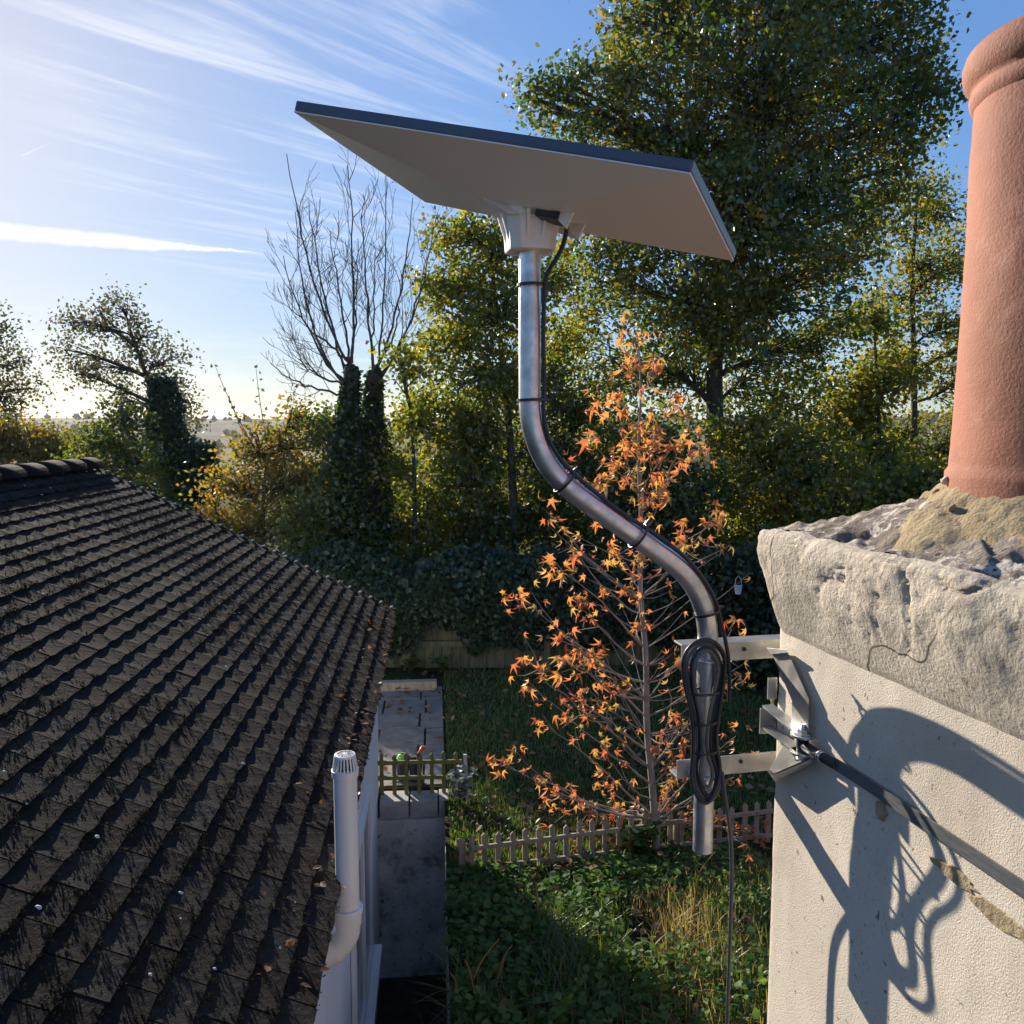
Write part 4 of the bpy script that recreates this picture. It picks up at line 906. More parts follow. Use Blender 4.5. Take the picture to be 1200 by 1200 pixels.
# ------------------------------------------------------------------ trees
def crown_tree(name, label, cat, basepx, Y, trunk, blobs, mat, leafsize, nleaf, barkm='bark', tr=.16, clr=.30, clump=34, group=None, zsq=.8, base_z=None, twigs=True, ydep=1.0, gap=.0, dark=0.):
    """trunk: list of (px,py,dY); blobs: (px,py,rpx,dY). Each blob is a limb-borne mass of leaf clumps"""
    tp_ = [atY(x, y, Y + d) for x, y, d in trunk]; b0 = tp_[0].copy(); b0.z = gz(b0.x, b0.y) - .1 if base_z is None else base_z
    if b0.z < tp_[0].z - .05: tp_ = [b0] + tp_
    T = thing(name, V(b0.x, b0.y, b0.z), label, cat, group)
    n = len(tp_); tk = MB(); sp_ = smoothpath(tp_, 2); ns = len(sp_); tk.tube(sp_, [tr * (1 - .8 * i / (ns - 1)) * (1.35 if i == 0 else 1) for i in range(ns)], 10)
    tot = sum(b[2] ** 2 for b in blobs); P = []; rn = []
    tw = MB()
    for bx, by, brp, bd in blobs:
        c = atY(bx, by, Y + bd); r = brp * Y / F
        # limb from the trunk, leaving below the blob
        best = min(sp_[ns // 4:], key=lambda q: (q - c).length + 1.2 * max(0, q.z - c.z + .4 * (V(q.x - c.x, q.y - c.y, 0).length)))
        mid = best.lerp(c, .5) + V(0, 0, .10 * (c - best).length) + jit(.08 * (c - best).length); limb = bez(best, mid, c, 6)
        r0 = min(tr * .45, .018 + .022 * (c - best).length); tw.tube(limb, [r0 * (1 - .75 * i / 6) for i in range(7)], 6)
        k = max(3, int(nleaf * brp ** 2 / tot / clump))
        cd = unit(rng.normal(size=(k, 3))) * (rng.random(k) ** .42)[:, None] * r * np.array([1.08, ydep, zsq * 1.15]) ; C = np.array(c) + cd
        if gap:
            kp = np.array([noise.noise(Vector(q) * (1.6 / max(.5, r)) + V(bx, 0, 0)) for q in C]) > -.5 + gap; C = C[kp]
        for q in C:
            if twigs:
                a = limb[random.randint(2, 6)]; q_ = Vector(q); tw.tube([a, a.lerp(q_, .55) + jit(.05 * r) + V(0, 0, .05 * r), q_], [.012 + .006 * r, .009, .004], 4, cap=False)
            m_ = max(4, int(rng.normal(clump, clump * .3))); P.append(q + rng.normal(size=(m_, 3)) * clr * np.array([1, 1, .8]) * rng.uniform(.6, 1.15)); rn.append(np.clip(rng.random() * .6 + rng.random(m_) * .55 - dark, 0, 1))
    tk.add(tw.v, tw.f); tk.build('trunk', M[barkm], T, smooth=True)
    P = np.concatenate(P); rn = np.concatenate(rn)
    leafmesh('crown', P, rng.uniform(.65, 1.25, len(P)) * leafsize, M[mat], T, rnd=rn)
    return T
crown_tree('oak_tree', 'huge dark green oak tree towering behind the dish and mast', 'tree', None, 15,
    [(838, 690, 0), (842, 560, 0), (835, 430, .2), (850, 250, .3), (870, 60, .2), (880, -120, 0)],
    [(778, 45, 72, 0), (725, 90, 40, -.3), (668, 100, 22, -.4), (1095, 60, 20, 0), (1090, 130, 22, -.2), (1105, 100, 14, 0), (1060, 195, 26, 0), (640, 130, 20, -.5), (730, 20, 26, 0), (615, 112, 10, -.4), (850, -60, 130, .6), (965, 10, 110, .4), (1045, 55, 62, 0), (1045, 145, 55, -.3), (900, 120, 120, -1), (785, 165, 95, -.8), (690, 125, 48, -.4), (640, 110, 24, -.4), (965, 215, 88, -.3), (860, 260, 110, -1.2),
     (745, 265, 78, .2), (700, 330, 56, .3), (800, 350, 80, -.6), (905, 350, 88, -.4), (985, 310, 50, .5), (960, 400, 52, .5), (715, 420, 58, .6), (850, -190, 150, 0), (1010, -100, 110, .5), (800, -80, 80, 0), (880, 440, 55, .8), (790, 440, 60, .7), (1075, 95, 34, -.2), (1020, 235, 45, .2), (930, 480, 45, .9)],
    'oak', .10, 125000, tr=.24, clr=.20, clump=36, gap=.30, zsq=1.0)
crown_tree('broadleaf_tree', 'yellow-green leafy tree standing between the bare tree and the mast', 'tree', None, 13.2,
    [(600, 690, 0), (602, 560, 0), (590, 430, .2), (575, 300, .2)],
    [(545, 275, 36, 0), (585, 300, 45, .2), (530, 330, 42, 0), (590, 370, 55, -.3), (520, 400, 38, .3), (560, 440, 55, -.2), (620, 450, 50, .4), (505, 470, 36, .5), (540, 520, 48, .2), (620, 530, 50, .5), (580, 590, 50, .6), (640, 600, 45, .6), (520, 600, 40, .8), (650, 330, 45, .5), (660, 410, 40, .7)],
    'lime', .082, 40000, tr=.11, clr=.17, clump=44, gap=.36)
for k, (x, lab, bl, mt_, nl_) in enumerate((
    (484, 'slender trunked young tree just right of the two ivy-clad trunks', [(470, 430, 28, 0), (490, 500, 36, .3), (465, 550, 36, .2), (500, 600, 40, .4), (455, 610, 34, .3), (480, 650, 35, .2)], 'lime', 11000),
    (548, 'thin understory tree with olive leaves behind the pale tree', [(545, 560, 45, 0), (570, 620, 48, .3), (530, 650, 40, .2), (560, 500, 35, .2)], 'under', 11000),
    (658, 'shaded understory tree directly behind the bend of the mast', [(680, 480, 50, 0), (650, 540, 52, .3), (700, 560, 55, .2), (640, 610, 50, .2), (700, 630, 50, .1), (740, 520, 45, .4)], 'under', 19000),
    (775, 'dark understory tree hidden behind the orange sapling', [(770, 530, 55, .2), (740, 590, 55, 0), (810, 590, 55, 0), (780, 650, 60, 0), (830, 640, 45, .2)], 'under', 20000),
    (905, 'dense green shrubby tree beside the chimney cap edge', [(890, 560, 55, 0), (930, 530, 48, .3), (880, 630, 55, 0), (940, 600, 50, 0), (975, 560, 45, 0), (860, 500, 35, .4)], 'rightleaf', 19000))):
    crown_tree('understory_tree', lab, 'tree', None, 12.6 + .35 * (k % 3), [(x, 690, 0), (x + 3, 590, .1), (x - 2, 480 if k < 2 else 520, .1)], bl, mt_, .09, int(nl_ * .75), tr=.07, clr=.17, clump=30, gap=.26)
crown_tree('birch_tree', 'tall yellowing tree with slim trunks between the oak and chimney pot', 'tree', None, 19,
    [(1070, 600, 0), (1072, 450, 0), (1068, 330, 0), (1075, 230, 0)],
    [(1075, 225, 28, 0), (1105, 250, 32, .3), (1050, 270, 32, 0), (1090, 310, 42, 0), (1130, 310, 36, .5), (1050, 350, 38, .2), (1110, 380, 44, 0), (1065, 430, 42, .3), (1120, 450, 42, .2), (1030, 420, 30, .5), (1050, 510, 46, .3), (1105, 530, 46, .2), (1150, 400, 40, .3), (1160, 500, 44, .3)],
    'rightleaf', .095, 24000, tr=.11, clr=.23, clump=32, gap=.40)
crown_tree('slim_tree', 'slim dark-stemmed tree standing against the right edge of the oak', 'tree', None, 17,
    [(1032, 600, 0), (1030, 480, 0), (1024, 380, 0)], [(1020, 380, 28, 0), (1035, 440, 34, .2), (1000, 470, 38, .2), (1010, 530, 42, 0), (1050, 560, 44, 0), (980, 500, 34, .4)], 'rightleaf', .115, 12000, tr=.075, clr=.24, clump=30, gap=.2)
crown_tree('hedge_shrub', 'sunlit yellow-green hedge shrub behind the chimney cap corner', 'shrub', None, 11.6,
    [(1020, 690, 0), (1020, 640, 0), (1018, 590, 0)], [(990, 600, 42, 0), (1050, 590, 44, .2), (1100, 580, 44, .2), (1020, 650, 48, 0), (930, 650, 40, 0), (1090, 660, 50, 0), (1160, 600, 50, 0)], 'rightleaf', .085, 20000, tr=.05, clr=.19, clump=32)
# ivy clad trunks with bare crown
def ivy_column(parent, pts, rads, n, size=.075):
    P = []
    for (a, ra), (b, rb) in zip(zip(pts[:-1], rads[:-1]), zip(pts[1:], rads[1:])):
        m_ = int(n * (b - a).length / sum((q - p).length for p, q in zip(pts[:-1], pts[1:]))); t = rng.random(m_)[:, None]; c = np.array(a) * (1 - t) + np.array(b) * t; rr_ = ra * (1 - t) + rb * t
        an = rng.random(m_) * 6.283; wob = 1 + .75 * np.array([noise.noise(V(cos(q) * 1.2, sin(q) * 1.2, zz * 1.9)) for q, zz in zip(an, c[:, 2])])
        P.append(c + np.stack([np.cos(an), np.sin(an), rng.normal(0, .2, m_)], 1) * rr_ * (wob * (.55 + .5 * rng.random(m_) ** .5))[:, None])
    P = np.concatenate(P)
    return leafmesh('ivy', P, rng.uniform(.7, 1.3, len(P)) * size, M['ivy'], parent)
def grow(mb, p, d, ln, r, lev, spread=.55, up=.12, leaves=None):
    n = 5; pts = [p]; dd = d.normalized()
    for i in range(n):
        dd = (dd + jit(.10) + V(0, 0, up * .35)).normalized(); pts.append(pts[-1] + dd * ln / n)
    mb.tube(pts, [max(.0028, r * (1 - .5 * i / n)) for i in range(n + 1)], 6 if lev > 2 else 4, cap=False)
    if lev == 0:
        if leaves is not None: leaves.append(pts[-1])
        return
    kids = 2 if lev > 3 else random.choice((2, 3, 3))
    for k in range(kids):
        f_ = random.uniform(.5, 1) if k else 1.0; q = pts[min(n, int(f_ * n))]; a, b = frame(dd); th = random.uniform(0, 6.283); an = random.gauss(spread, .15) if k else random.gauss(.24, .12)
        nd_ = dd * cos(an) + (a * cos(th) + b * sin(th)) * sin(an); grow(mb, q, nd_ + V(0, 0, up), ln * random.uniform(.62, .86), r * .55 if k else r * .62, lev - 1, spread, up, leaves)
bt = thing('bare_tree', atY(402, 690, 12.4), 'leafless tree with two ivy-wrapped trunks and fine bare branches', 'tree')
ORG[bt.name] = bt.location.copy()
for k, (xs, Yk, lim) in enumerate((([(402, 700), (404, 600), (408, 500), (412, 430)], 12.4, [(-.55, .1, .8, 1.9), (-.28, 0, 1, 2.2), (.05, .1, 1, 2.1), (-.8, -.1, .45, 1.6), (.25, -.1, .9, 1.8), (-.45, .2, .6, 1.7)]), ([(442, 700), (440, 600), (436, 500), (438, 435)], 12.7, [(.1, 0, 1, 1.9), (.38, .1, .9, 1.9), (.55, 0, .8, 1.7), (-.1, .2, 1, 1.9), (.2, -.2, .8, 1.7)]))):
    pts = [atY(x, y, Yk) for x, y in xs]; tk = MB(); tk.tube(smoothpath(pts, 2), .11, 10); tk.build('trunk', M['bark'], bt, smooth=True)
    ivy_column(bt, pts, [.26, .23, .19, .07], 6500)
    bm_ = MB()
    for tx, ty in ([(336, 182), (362, 235), (408, 192), (388, 270), (332, 300), (318, 425), (338, 360), (350, 420), (420, 280), (345, 250)] if k == 0 else [(455, 212), (484, 232), (500, 300), (440, 290), (470, 330), (512, 250), (425, 240)]):
        tip = atY(tx, ty, Yk + random.uniform(-.6, .6)); a = pts[-1] - V(0, 0, random.uniform(-.1, .5)); b = V(a.x, a.y, a.z).lerp(tip, .45) + V((tip.x - a.x) * .22, 0, -.12 * (tip - a).length) + jit(.08)
        nseg = 14; P = [q + jit(.014) for q in bez(a, b, tip, nseg)]; bm_.tube(P, [.020 * (1 - .88 * i / nseg) + .0028 for i in range(nseg + 1)], 6, cap=False)
        for i in range(3, nseg):
            for _ in range(random.choice((0, 1, 1)) if (tip - a).length > .9 else 1):
                dd = (P[i + 1] - P[i]).normalized(); aa, bb = frame(dd); th = random.uniform(0, 6.283); an = random.gauss(.65, .15)
                grow(bm_, P[i], dd * cos(an) + (aa * cos(th) + bb * sin(th)) * sin(an) + V(0, 0, .25), random.uniform(.28, .6) * (1 - .4 * i / nseg), .0065, 2, .6, .12)
    bm_.build('bare_branches', M['twig'], bt)
crown_tree('field_tree', 'sparse ivy-clad tree standing alone beyond the mossy roof', 'tree', None, 23,
    [(203, 600, 0), (196, 520, 0), (175, 450, 0), (150, 380, 0)],
    [(145, 362, 22, 0), (120, 385, 24, 0), (85, 378, 20, 0), (75, 410, 18, .2), (165, 395, 26, 0), (190, 425, 30, 0), (130, 430, 26, .3), (205, 455, 26, 0), (100, 440, 18, 0), (215, 485, 24, .2), (150, 470, 22, .2)], 'ashleaf', .105, 7600, tr=.15, clr=.23, clump=24, gap=.36)
it = thing('ivy_tree', atY(212, 610, 22.5), 'leaning trunk thickly wrapped in dark ivy beyond the roof ridge', 'tree'); ORG[it.name] = it.location.copy()
pts = [atY(213, 640, 22.5), atY(205, 560, 22.5), atY(195, 500, 22.5), atY(188, 445, 22.5)]; MB().tube(pts, [.16, .14, .12, .08], 10).build('trunk', M['bark'], it, smooth=True); ivy_column(it, pts, [.60, .57, .52, .30], 9000, .11)
pts = [atY(238, 640, 22.0), atY(238, 570, 22.0), atY(236, 520, 22.0)]; MB().tube(pts, .08, 8).build('stem', M['bark'], it, smooth=True); ivy_column(it, pts, [.48, .50, .30], 5000, .11)
crown_tree('green_shrub', 'fresh green shrub around the foot of the ivy-wrapped trunk', 'shrub', None, 21, [(150, 640, 0), (150, 560, 0), (145, 520, 0)], [(125, 520, 30, 0), (160, 540, 32, 0), (110, 560, 32, 0), (175, 590, 34, 0), (140, 590, 36, 0), (145, 490, 22, .2)], 'under', .12, 8000, tr=.05, clr=.27, clump=26)
crown_tree('roadside_tree', 'thin brownish tree leaning into view over the roof ridge', 'tree', None, 20, [(-45, 560, 0), (-40, 480, 0), (-20, 420, 0)], [(-10, 400, 26, 0), (15, 430, 24, 0), (5, 465, 28, 0), (35, 455, 16, .2), (-40, 430, 40, 0), (-30, 370, 30, 0)], 'ashleaf', .095, 5200, tr=.12, clr=.24, clump=22, gap=.3)
crown_tree('cherry_shrub', 'yellow and orange autumn shrub between the roof edge and ivy trunks', 'shrub', None, 12.8, [(310, 690, 0), (308, 600, 0), (312, 530, 0)],
    [(300, 530, 34, 0), (340, 520, 30, .2), (275, 570, 34, 0), (330, 570, 40, -.2), (370, 560, 32, .2), (300, 620, 40, 0), (360, 620, 40, 0), (260, 610, 30, .2), (345, 490, 20, .2), (380, 510, 24, .3)], 'yellowleaf', .075, 10500, tr=.05, clr=.17, clump=22, gap=.22)
crown_tree('laurel_shrub', 'green shrub filling the gap below the ivy-wrapped trunks', 'shrub', None, 12, [(395, 690, 0), (392, 650, 0), (390, 610, 0)], [(370, 600, 34, 0), (400, 560, 30, .5), (360, 650, 36, 0), (420, 640, 36, .3), (385, 680, 36, 0), (450, 680, 36, .3), (390, 500, 26, .5)], 'under', .085, 9000, tr=.04, clr=.19, clump=28)
crown_tree('autumn_hedge', 'golden brown hedge catching low sun along the roof ridge', 'hedge', None, 24, [(40, 600, 0), (40, 560, 0), (40, 530, 0)], [(-20, 525, 34, 0), (25, 530, 30, 0), (65, 528, 28, 0), (95, 535, 24, 0), (5, 500, 18, 0), (50, 510, 16, 0)], 'yellowleaf', .12, 9000, tr=.08, clr=.28, clump=26)
# bare shoots beside the cherry shrub
shp = thing('bare_shoots', atY(320, 560, 13.2), 'few thin whippy shoots rising above the autumn shrub', 'shoots'); ORG[shp.name] = shp.location.copy()
tips = []
for k, (x0, y0, x1, y1) in enumerate(((318, 560, 252, 428), (322, 560, 300, 430), (326, 560, 345, 452), (316, 560, 270, 470))):
    a, c = atY(x0, y0, 13.2), atY(x1, y1, 13.2); b = a.lerp(c, .6) + V(.12 * (x1 > x0) - .05, 0, -.12); P = bez(a, b, c, 10); MB().tube(P, [.014 * (1 - .8 * i / 10) for i in range(11)], 5).build('shoot', M['twig'], shp, smooth=True)
    tips += [np.array(P[i]) + rng.normal(0, .03, 3) for i in (5, 6, 7, 8, 9, 10) for _ in range(2)]
leafmesh('leaf_spray', np.array(tips), .08, M['ashleaf'], shp)['kind'] = 'stuff'
# ivy hedge mound over the back fence
nI = 56000; X = rng.uniform(-3.2, 4.9, nI)
hz = TERR + 1.42 + .32 * np.array([noise.noise(V(x * 1.1, 0, 5)) for x in X]) + .10 * np.array([noise.noise(V(x * 4, 0, 9)) for x in X])
lowz = TERR + .36 + .50 * np.array([noise.noise(V(x * 1.6, 3, 1)) for x in X]) + .16 * np.array([noise.noise(V(x * 5, 3, 1)) for x in X])
tt = rng.random(nI); Z = lowz + (hz - lowz) * tt + rng.normal(0, .03, nI); bul = .28 * np.sin(np.clip(tt, 0, 1) * math.pi * .8 + .35)
Yi = YB - .02 - bul * (.5 + .6 * rng.random(nI)) - .12 * np.array([noise.noise(V(x * 2.2, z * 2.2, 2)) for x, z in zip(X, Z)]); topm = tt > .8; Yi[topm] += rng.random(topm.sum()) * .7
iv = leafmesh('ivy_hedge', np.stack([X, Yi, Z], 1), rng.uniform(.05, .095, nI), M['ivy'], org=(1, YB, TERR), nrm=np.array([0, -1., .6]) + rng.normal(0, .6, (nI, 3)))
tag(iv, 'thick dark ivy tumbling over the wooden back fence', 'ivy')
# dark evergreen growth on the right of the lawn and behind the ivy
crown_tree('laurel_hedge', 'deep green hedge in shade to the right behind the sapling', 'hedge', None, 10.2, [(900, 780, 0), (900, 740, 0), (900, 700, 0)], [(850, 690, 42, 0), (900, 680, 46, 0), (870, 740, 44, -.2), (920, 740, 48, -.2), (820, 720, 34, .2), (960, 700, 50, 0), (900, 790, 40, -.4)], 'ivy', .085, 16000, tr=.05, clr=.16, clump=34)
# ------------------------------------------------------------------ orange maple sapling
sb = atZ(769, 1006, TERR - .02); YS = sb.y
sap = thing('maple_sapling', sb, 'slender maple sapling with orange autumn leaves behind the mast', 'tree')
tps = [sb - V(0, 0, .05)] + [atY(x, y, YS + d) for x, y, d in ((766, 930, .03), (757, 850, .08), (758, 770, .02), (749, 690, .07), (752, 610, .12), (747, 530, .06), (752, 460, .02), (747, 385, .05))]
spn = smoothpath(tps, 2); ns = len(spn); MB().tube(spn, [.031 * (1 - .88 * i / (ns - 1)) for i in range(ns)], 10).build('trunk', M['bark2'], sap, smooth=True)
tipsrc = [(588, 892), (602, 880), (612, 772), (622, 692), (640, 782), (648, 930), (668, 925), (690, 510), (655, 535), (702, 468), (700, 560), (745, 388), (765, 425), (790, 470), (812, 500), (820, 528), (836, 603), (800, 640), (650, 660), (668, 630), (682, 700), (662, 738), (690, 820), (640, 850), (702, 915), (725, 955), (884, 884), (862, 862), (896, 978), (872, 970), (852, 800), (800, 762), (790, 830), (762, 640), (738, 560), (778, 560), (728, 470), (832, 958), (800, 905), (772, 872), (706, 880), (858, 738), (735, 430), (770, 500), (715, 640), (640, 600), (605, 700), (820, 850), (620, 800), (745, 700), (780, 930), (690, 760), (720, 800), (842, 915), (760, 580), (730, 520)]
lt, ld = [], []
bm_ = MB()
for x, y in tipsrc:
    dY = random.uniform(-.35, .35); tip = atY(x, y, YS + dY); ay = min(960, max(440, y + 45 + .55 * abs(x - 752))) ; a = min(spn, key=lambda q: abs(q.z - atY(752, ay, YS).z))
    mid = a.lerp(tip, .55) + V(0, 0, random.uniform(-.20, .04) * (tip - a).length) + jit(.07 * (tip - a).length); P = [q + jit(.008) for q in bez(a, mid, tip, 9)]; P[0] = a; r0 = .003 + .0065 * min(1, (tip - a).length); bm_.tube(P, [max(.0022, r0 * (1 - .8 * i / 9)) for i in range(10)], 6, cap=False)
    big = y < 740 or random.random() < .3
    for j in range(random.randint(2, 4)):
        b = P[random.randint(3, 8)]; c = b + (tip - a).normalized() * .12 + jit(.09); bm_.tube([b, b.lerp(c, .5) + jit(.015), c], [.004, .003, .0018], 4, cap=False); lt += [c + jit(.03) for _ in range(random.randint(1, 3))]
    lt += [tip + jit(.05) for _ in range(random.randint(5, 10) if big else random.randint(4, 7))]; lt += [P[i] + jit(.04) for i in (4, 5, 6, 7, 8) for _ in range(random.randint(0, 2))]
for k in range(60):   # fine bare side twigs in the lower half
    a = spn[random.randint(6, int(ns * .55))]; an = random.uniform(0, 6.283); ln = random.uniform(.2, .75); tip = a + V(cos(an) * ln, sin(an) * ln * .7, ln * random.uniform(.1, .8)); P = bez(a, a.lerp(tip, .5) - V(0, 0, .05), tip, 6); bm_.tube(P, [.005 * (1 - .7 * i / 6) for i in range(7)], 4, cap=False)
    if random.random() < .7: lt.append(tip + jit(.01))
bm_.build('branches', M['bark2'], sap, smooth=True)
def maple_shape(seed):
    r = random.Random(seed); lob = [(-125, .42), (-62, .78), (0, 1.0), (62, .78), (125, .42)]; pts = [(0, 0, 0)]
    rim = [(0.0, -.02)]
    ang = []
    for i, (a, l) in enumerate(lob):
        if i: am = rad((a + lob[i - 1][0]) / 2); ang.append((.26 * sin(am), .12 + .26 * cos(am)))
        ar = rad(a); l2 = l * r.uniform(.88, 1.1); wn = .13
        ang.append((l2 * .55 * sin(ar - wn * 1.5), .12 + l2 * .55 * cos(ar - wn * 1.5))); ang.append((l2 * sin(ar), .12 + l2 * .9 * cos(ar))); ang.append((l2 * .55 * sin(ar + wn * 1.5), .12 + l2 * .55 * cos(ar + wn * 1.5)))
    rim = [(0, 0)] + ang; cu = r.uniform(.25, 1.0)
    vs = [(0, .16, .04)] + [(x * .62, y * .72, -cu * (x * x + (y - .16) ** 2) + .05 * abs(x)) for x, y in rim]; n = len(rim)
    return np.array(vs), np.array([(0, i + 1, (i + 1) % n + 1) for i in range(n)])
SHP = [maple_shape(k) for k in range(8)]
lmesh = []
for k in range(8):
    for c in range(4):
        vs, fs = SHP[k]; me = bpy.data.meshes.new('leaf'); me.from_pydata([tuple(v) for v in vs], [], [tuple(int(i) for i in f) for f in fs]); at = me.attributes.new('rnd', 'FLOAT', 'FACE'); at.data.foreach_set('value', np.full(len(fs), (.08, .35, .6, .9)[c], np.float32)); me.materials.append(M['maple']); lmesh.append(me)
random.shuffle(lt)
for i, p in enumerate(lt[:300]):
    hgt_ = (p.z - TERR) / 4; ob = bpy.data.objects.new('leaf', lmesh[random.randrange(8) * 4 + min(3, max(0, int(random.gauss(.9 + 1.6 * hgt_, .8))))]); COL.objects.link(ob); ob.parent = sap; ob.location = p - sb
    d = (V(0, 0, -1) + jit(.55)).normalized(); z = jit(1).normalized(); x = d.cross(z).normalized(); z = x.cross(d); s = random.uniform(.085, .16) * (.72 + .30 * min(1, max(0, hgt_ - .1) * 1.6))
    ob.rotation_euler = Matrix((x, d, z)).transposed().to_euler(); ob.scale = (s, s, s)
if len(lt) > 300:
    rest = np.array([tuple(p) for p in lt[300:]]); n = len(rest)
    ob = leafmesh('leaf_spray', rest, rng.uniform(.065, .11, n), M['maple'], sap, dirs=np.array([0, 0, -1.]) + rng.normal(0, .5, (n, 3)), nrm=rng.normal(size=(n, 3)), shape=SHP[2]); ob['kind'] = 'stuff'

# ------------------------------------------------------------------ ground cover
def gzv(P): return np.array([gz(a, b) for a, b in P])
def scatter(n, u0, u1, v0, v1, mask=None):
    u = rng.uniform(u0, u1, n); v = rng.uniform(v0, v1, n); P = u[:, None] * Un[:2] + v[:, None] * Wn[:2]
    if mask is not None: P = P[[mask(a, b) for a, b in P]]
    return np.column_stack([P, gzv(P)])
def nearf(P): return np.clip(np.array([-fence_side(a, b) for a, b in P[:, :2]]) / .9, .22, 1)
def fence_side(x, y): return (V(x, y, 0) - V(pa.x, pa.y, 0)).dot(nf)
inch = lambda x, y: (V(x, y, 0).dot(CN) + DW < -.0) and (TN - .1 < V(x, y, 0).dot(CT) < TC + .05)
# lawn
P = scatter(60000, 5.2, 10.4, VT + .03, 4.2, lambda x, y: fence_side(x, y) > .02)
tag(blades('lawn_grass', P, rng.uniform(.03, .075, len(P)), .007, M['grass'], lean=.6), 'short green lawn behind the low picket fence', 'grass')
P = scatter(900, 5.4, 10.4, -1.2, 4.0, lambda x, y: fence_side(x, y) > .02 and (V(x, y, 0).dot(U) > UH + .15 or V(x, y, 0).dot(W) > VT + .04)); P[:, 2] += .045
tag(leafmesh('fallen_leaves', P, rng.uniform(.04, .10, len(P)), M['litter'], dirs=rng.normal(size=(len(P), 3)) * (1, 1, .2), nrm=np.array([0, 0, 1.]) + rng.normal(0, .35, (len(P), 3)), shape=(LEAF, LT4)), 'brown fallen leaves scattered over the lawn and paving', 'leaves', kind='stuff')
# weedy bank
bank = lambda x, y: fence_side(x, y) < -.02 and not inch(x, y)
lit = lambda x, y: noise.noise(V(x * 1.8, y * 1.8, 7))
P = scatter(26000, 2.6, 6.3, VT + .02, 2.3, bank)
den = np.array([noise.noise(V(a * 1.7, b * 1.7, 11)) for a, b in P[:, :2]]); PG = P[den + rng.normal(0, .2, len(den)) > -.02]
tag(blades('wild_grass', PG, rng.uniform(.09, .32, len(PG)) * nearf(PG), .008, M['grass'], lean=.75), 'rough green grass growing over the bank', 'grass')
P = scatter(15000, 2.6, 6.3, VT + .02, 2.3, bank); den = np.array([noise.noise(V(a * 1.4 + 5, b * 1.4, 3)) for a, b in P[:, :2]]); xb = (P[:, 0] - .55) * .8 - (P[:, 1] - 4.4) * .3
PS = P[den + xb + rng.normal(0, .15, len(den)) > .22]
tag(blades('straw_grass', PS, rng.uniform(.12, .34, len(PS)) * nearf(PS), .007, M['straw'], lean=.8), 'pale dry grass tufts on the bank beside the chimney foot', 'grass')
# bramble and nettle leaves in patches: whorls of leaves on short stems
P = scatter(5200, 2.6, 6.2, VT + .03, 2.2, bank); den = np.array([noise.noise(V(a * 1.6 - 3, b * 1.6, 6)) for a, b in P[:, :2]]); PB = P[den + rng.normal(0, .2, len(den)) > -.08]
Q, dr, rn = [], [], []
for p in PB:
    h = rng.uniform(.05, .34) * min(1, max(.2, -fence_side(p[0], p[1]) / .8)); k = rng.integers(5, 11); tone = rng.random()
    for j in range(k):
        an = rng.random() * 6.283; zz = h * rng.uniform(.4, 1); Q.append(p + np.array([cos(an) * .02, sin(an) * .02, zz])); dr.append((cos(an), sin(an), rng.uniform(-.3, .35))); rn.append(np.clip(tone * .7 + rng.random() * .4, 0, 1))
Q = np.array(Q); tag(leafmesh('bramble_leaves', Q, rng.uniform(.022, .062, len(Q)), M['weed'], dirs=np.array(dr), nrm=np.array([0, 0, 1.]) + rng.normal(0, .55, (len(Q), 3)), shape=(LEAF * np.array([1.35, 1, 1]), LT4), rnd=np.array(rn)), 'green bramble and nettle leaves sprawling over the bank', 'weeds', kind='stuff')
P = scatter(600, 2.6, 6.3, VT + .03, 2.2, lambda x, y: fence_side(x, y) < .3 and not inch(x, y)); P[:, 2] += rng.uniform(.02, .2, len(P))
tag(leafmesh('leaf_litter', P, rng.uniform(.03, .075, len(P)), M['litter'], dirs=rng.normal(size=(len(P), 3)) * (1, 1, .4), nrm=np.array([0, 0, 1.]) + rng.normal(0, .5, (len(P), 3)), shape=(LEAF, LT4)), 'rust coloured dead leaves caught among the weeds', 'leaves', kind='stuff')
# dead bent stems (left of the bank) and tall stalks
def stems(name, label, src, mat, r):
    t = thing(name, atZ(*src[0][0], TERR), label, 'stems'); ORG[t.name] = t.location.copy()
    for P2 in src:
        a = atZ(*P2[0], TERR - .05); pts = [a]
        for k, (x, y) in enumerate(P2[1:]): pts.append(atY(x, y, a.y - .06 * (k + 1)))
        MB().tube(smoothpath(pts, 2), [r * (1 - .6 * i / max(1, len(smoothpath(pts, 2)) - 1)) for i in range(len(smoothpath(pts, 2)))], 6).build('stem', mat, t, smooth=True)
    return t
stems('dead_stalks', 'upright snapped orange-brown dead stalk standing in the weeds', [[(632, 1100), (630, 1065), (628, 1034)], [(636, 1100), (637, 1060)], [(640, 1105), (648, 1080)]], M['stalk'], .012)
stems('bent_stems', 'arching straw-brown dead stems drooping at the passage edge', [[(545, 1180), (560, 1130), (585, 1100)], [(540, 1190), (535, 1150), (528, 1140)], [(560, 1190), (552, 1140), (545, 1125)], [(575, 1180), (590, 1120), (600, 1108)], [(600, 1190), (606, 1180), (650, 1172)], [(570, 1100), (550, 1084), (526, 1080)]], M['stalk'], .006)
stems('seed_stalk', 'tall thin dry seed stalk rising below the mast foot', [[(812, 1095), (815, 1040), (820, 1020), (838, 998)]], M['stalk'], .006)
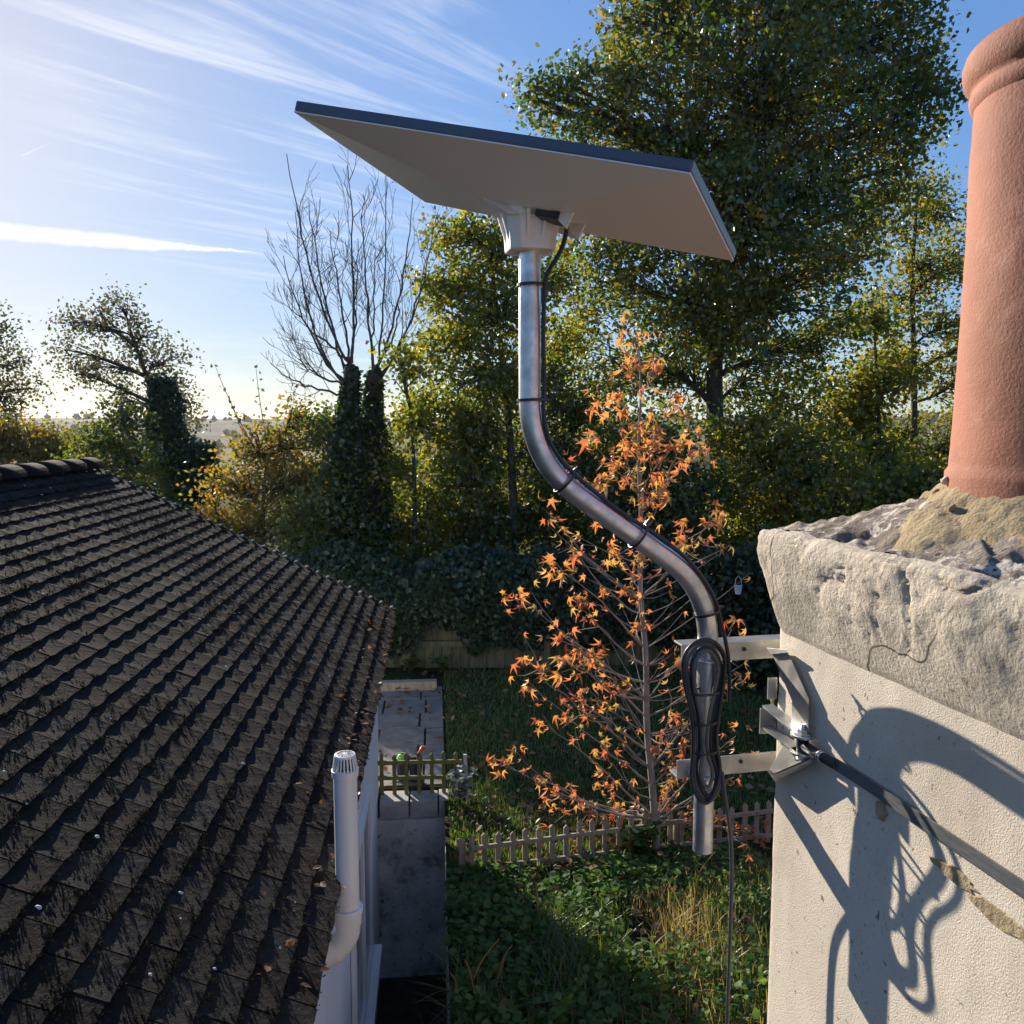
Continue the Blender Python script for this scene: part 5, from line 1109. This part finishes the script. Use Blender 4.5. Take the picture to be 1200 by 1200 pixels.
# leafy plants one can pick out
def plant(name, label, px, py, n, h, sp_, mat, size, z=None):
    b = atZ(px, py, TERR if z is None else z); t = thing(name, b, label, 'plant'); m = MB(); Q = []; dr = []
    for k in range(n):
        an = random.uniform(0, 6.283); tip = b + V(cos(an) * sp_ * random.random(), sin(an) * sp_ * random.random(), h * random.uniform(.5, 1)); P2 = bez(b, V(b.x, b.y, tip.z * .6 + b.z * .4), tip, 5); m.tube(P2, .0035, 5, cap=False)
        for q in P2[2:]:
            for _ in range(3): a2 = random.uniform(0, 6.283); Q.append(tuple(q)); dr.append((cos(a2), sin(a2), random.uniform(-.2, .5)))
    m.build('stem', M['twig'], t); leafmesh('foliage', np.array(Q), rng.uniform(.7, 1.3, len(Q)) * size, M[mat], t, dirs=np.array(dr), nrm=np.array([0, 0, 1.]) + rng.normal(0, .3, (len(Q), 3)), shape=(LEAF, LT4)); return t
plant('silver_plant', 'silvery leafed plant at the foot of the bleached stake', 538, 945, 12, .32, .14, 'silver', .055)
plant('leafy_weed', 'glossy green weed at the base of the maple sapling', 752, 1006, 14, .26, .16, 'weed', .065)
plant('leafy_weed', 'bushy green weed against the low fence centre', 715, 965, 10, .22, .14, 'weed', .06)
plant('border_plant', 'dark border plant against the far fence at paving end', 480, 790, 10, .22, .2, 'under', .06)
plant('border_plant', 'small dark plant near the far fence beside sleeper', 520, 790, 10, .25, .2, 'weed', .06)
# woods in the valley
X, Yv, cr = [], [], []
vw = []; tri_ = []; rv = []; bmi = bmesh.new(); bmesh.ops.create_icosphere(bmi, subdivisions=2, radius=1); iv_ = np.array([v.co for v in bmi.verts]); if_ = np.array([[v.index for v in f.verts] for f in bmi.faces]); bmi.free()
o = 0
for k in range(2600):
    az = rad(random.uniform(-42, 30)); r = random.choice((random.uniform(150, 260), random.uniform(160, 520), random.uniform(500, 1250))); x, y = r * sin(az), r * cos(az)
    if r > 200 and noise.noise(V(x / 90, y / 40, 2)) < .06: continue
    s = random.uniform(2.2, 4.2); zz = gz(x, y) + s * .7
    v = iv_ * (1 + .28 * rng.normal(size=(len(iv_), 1))) * np.array([s, s, s * 1.0]) + np.array([x, y, zz]); vw.append(v); tri_.append(if_ + o); o += len(iv_); rv.append(np.clip(np.full(len(if_), random.random()) + rng.normal(0, .12, len(if_)), 0, 1))
fw_ = rawmesh('distant_woodland', np.concatenate(vw), np.concatenate(tri_), M['farwood'], rnd=np.concatenate(rv))
tag(fw_, 'hazy autumn woodland filling the valley towards the far hills', 'woodland', kind='stuff')
# ------------------------------------------------------------------ haze
hm, t = newmat('haze'); pv = t.nodes.new('ShaderNodeVolumePrincipled'); pv.inputs['Color'].default_value = (.92, .95, 1, 1); pv.inputs['Density'].default_value = .00011; pv.inputs['Anisotropy'].default_value = .35
ho = t.nodes.new('ShaderNodeOutputMaterial'); t.links.new(pv.outputs[0], ho.inputs['Volume'])
hz_ = MB().box(V(0, 0, 15), V(4150, 0, 0), V(0, 4150, 0), V(0, 0, 48)).build('haze', hm); tag(hz_, kind='stuff')
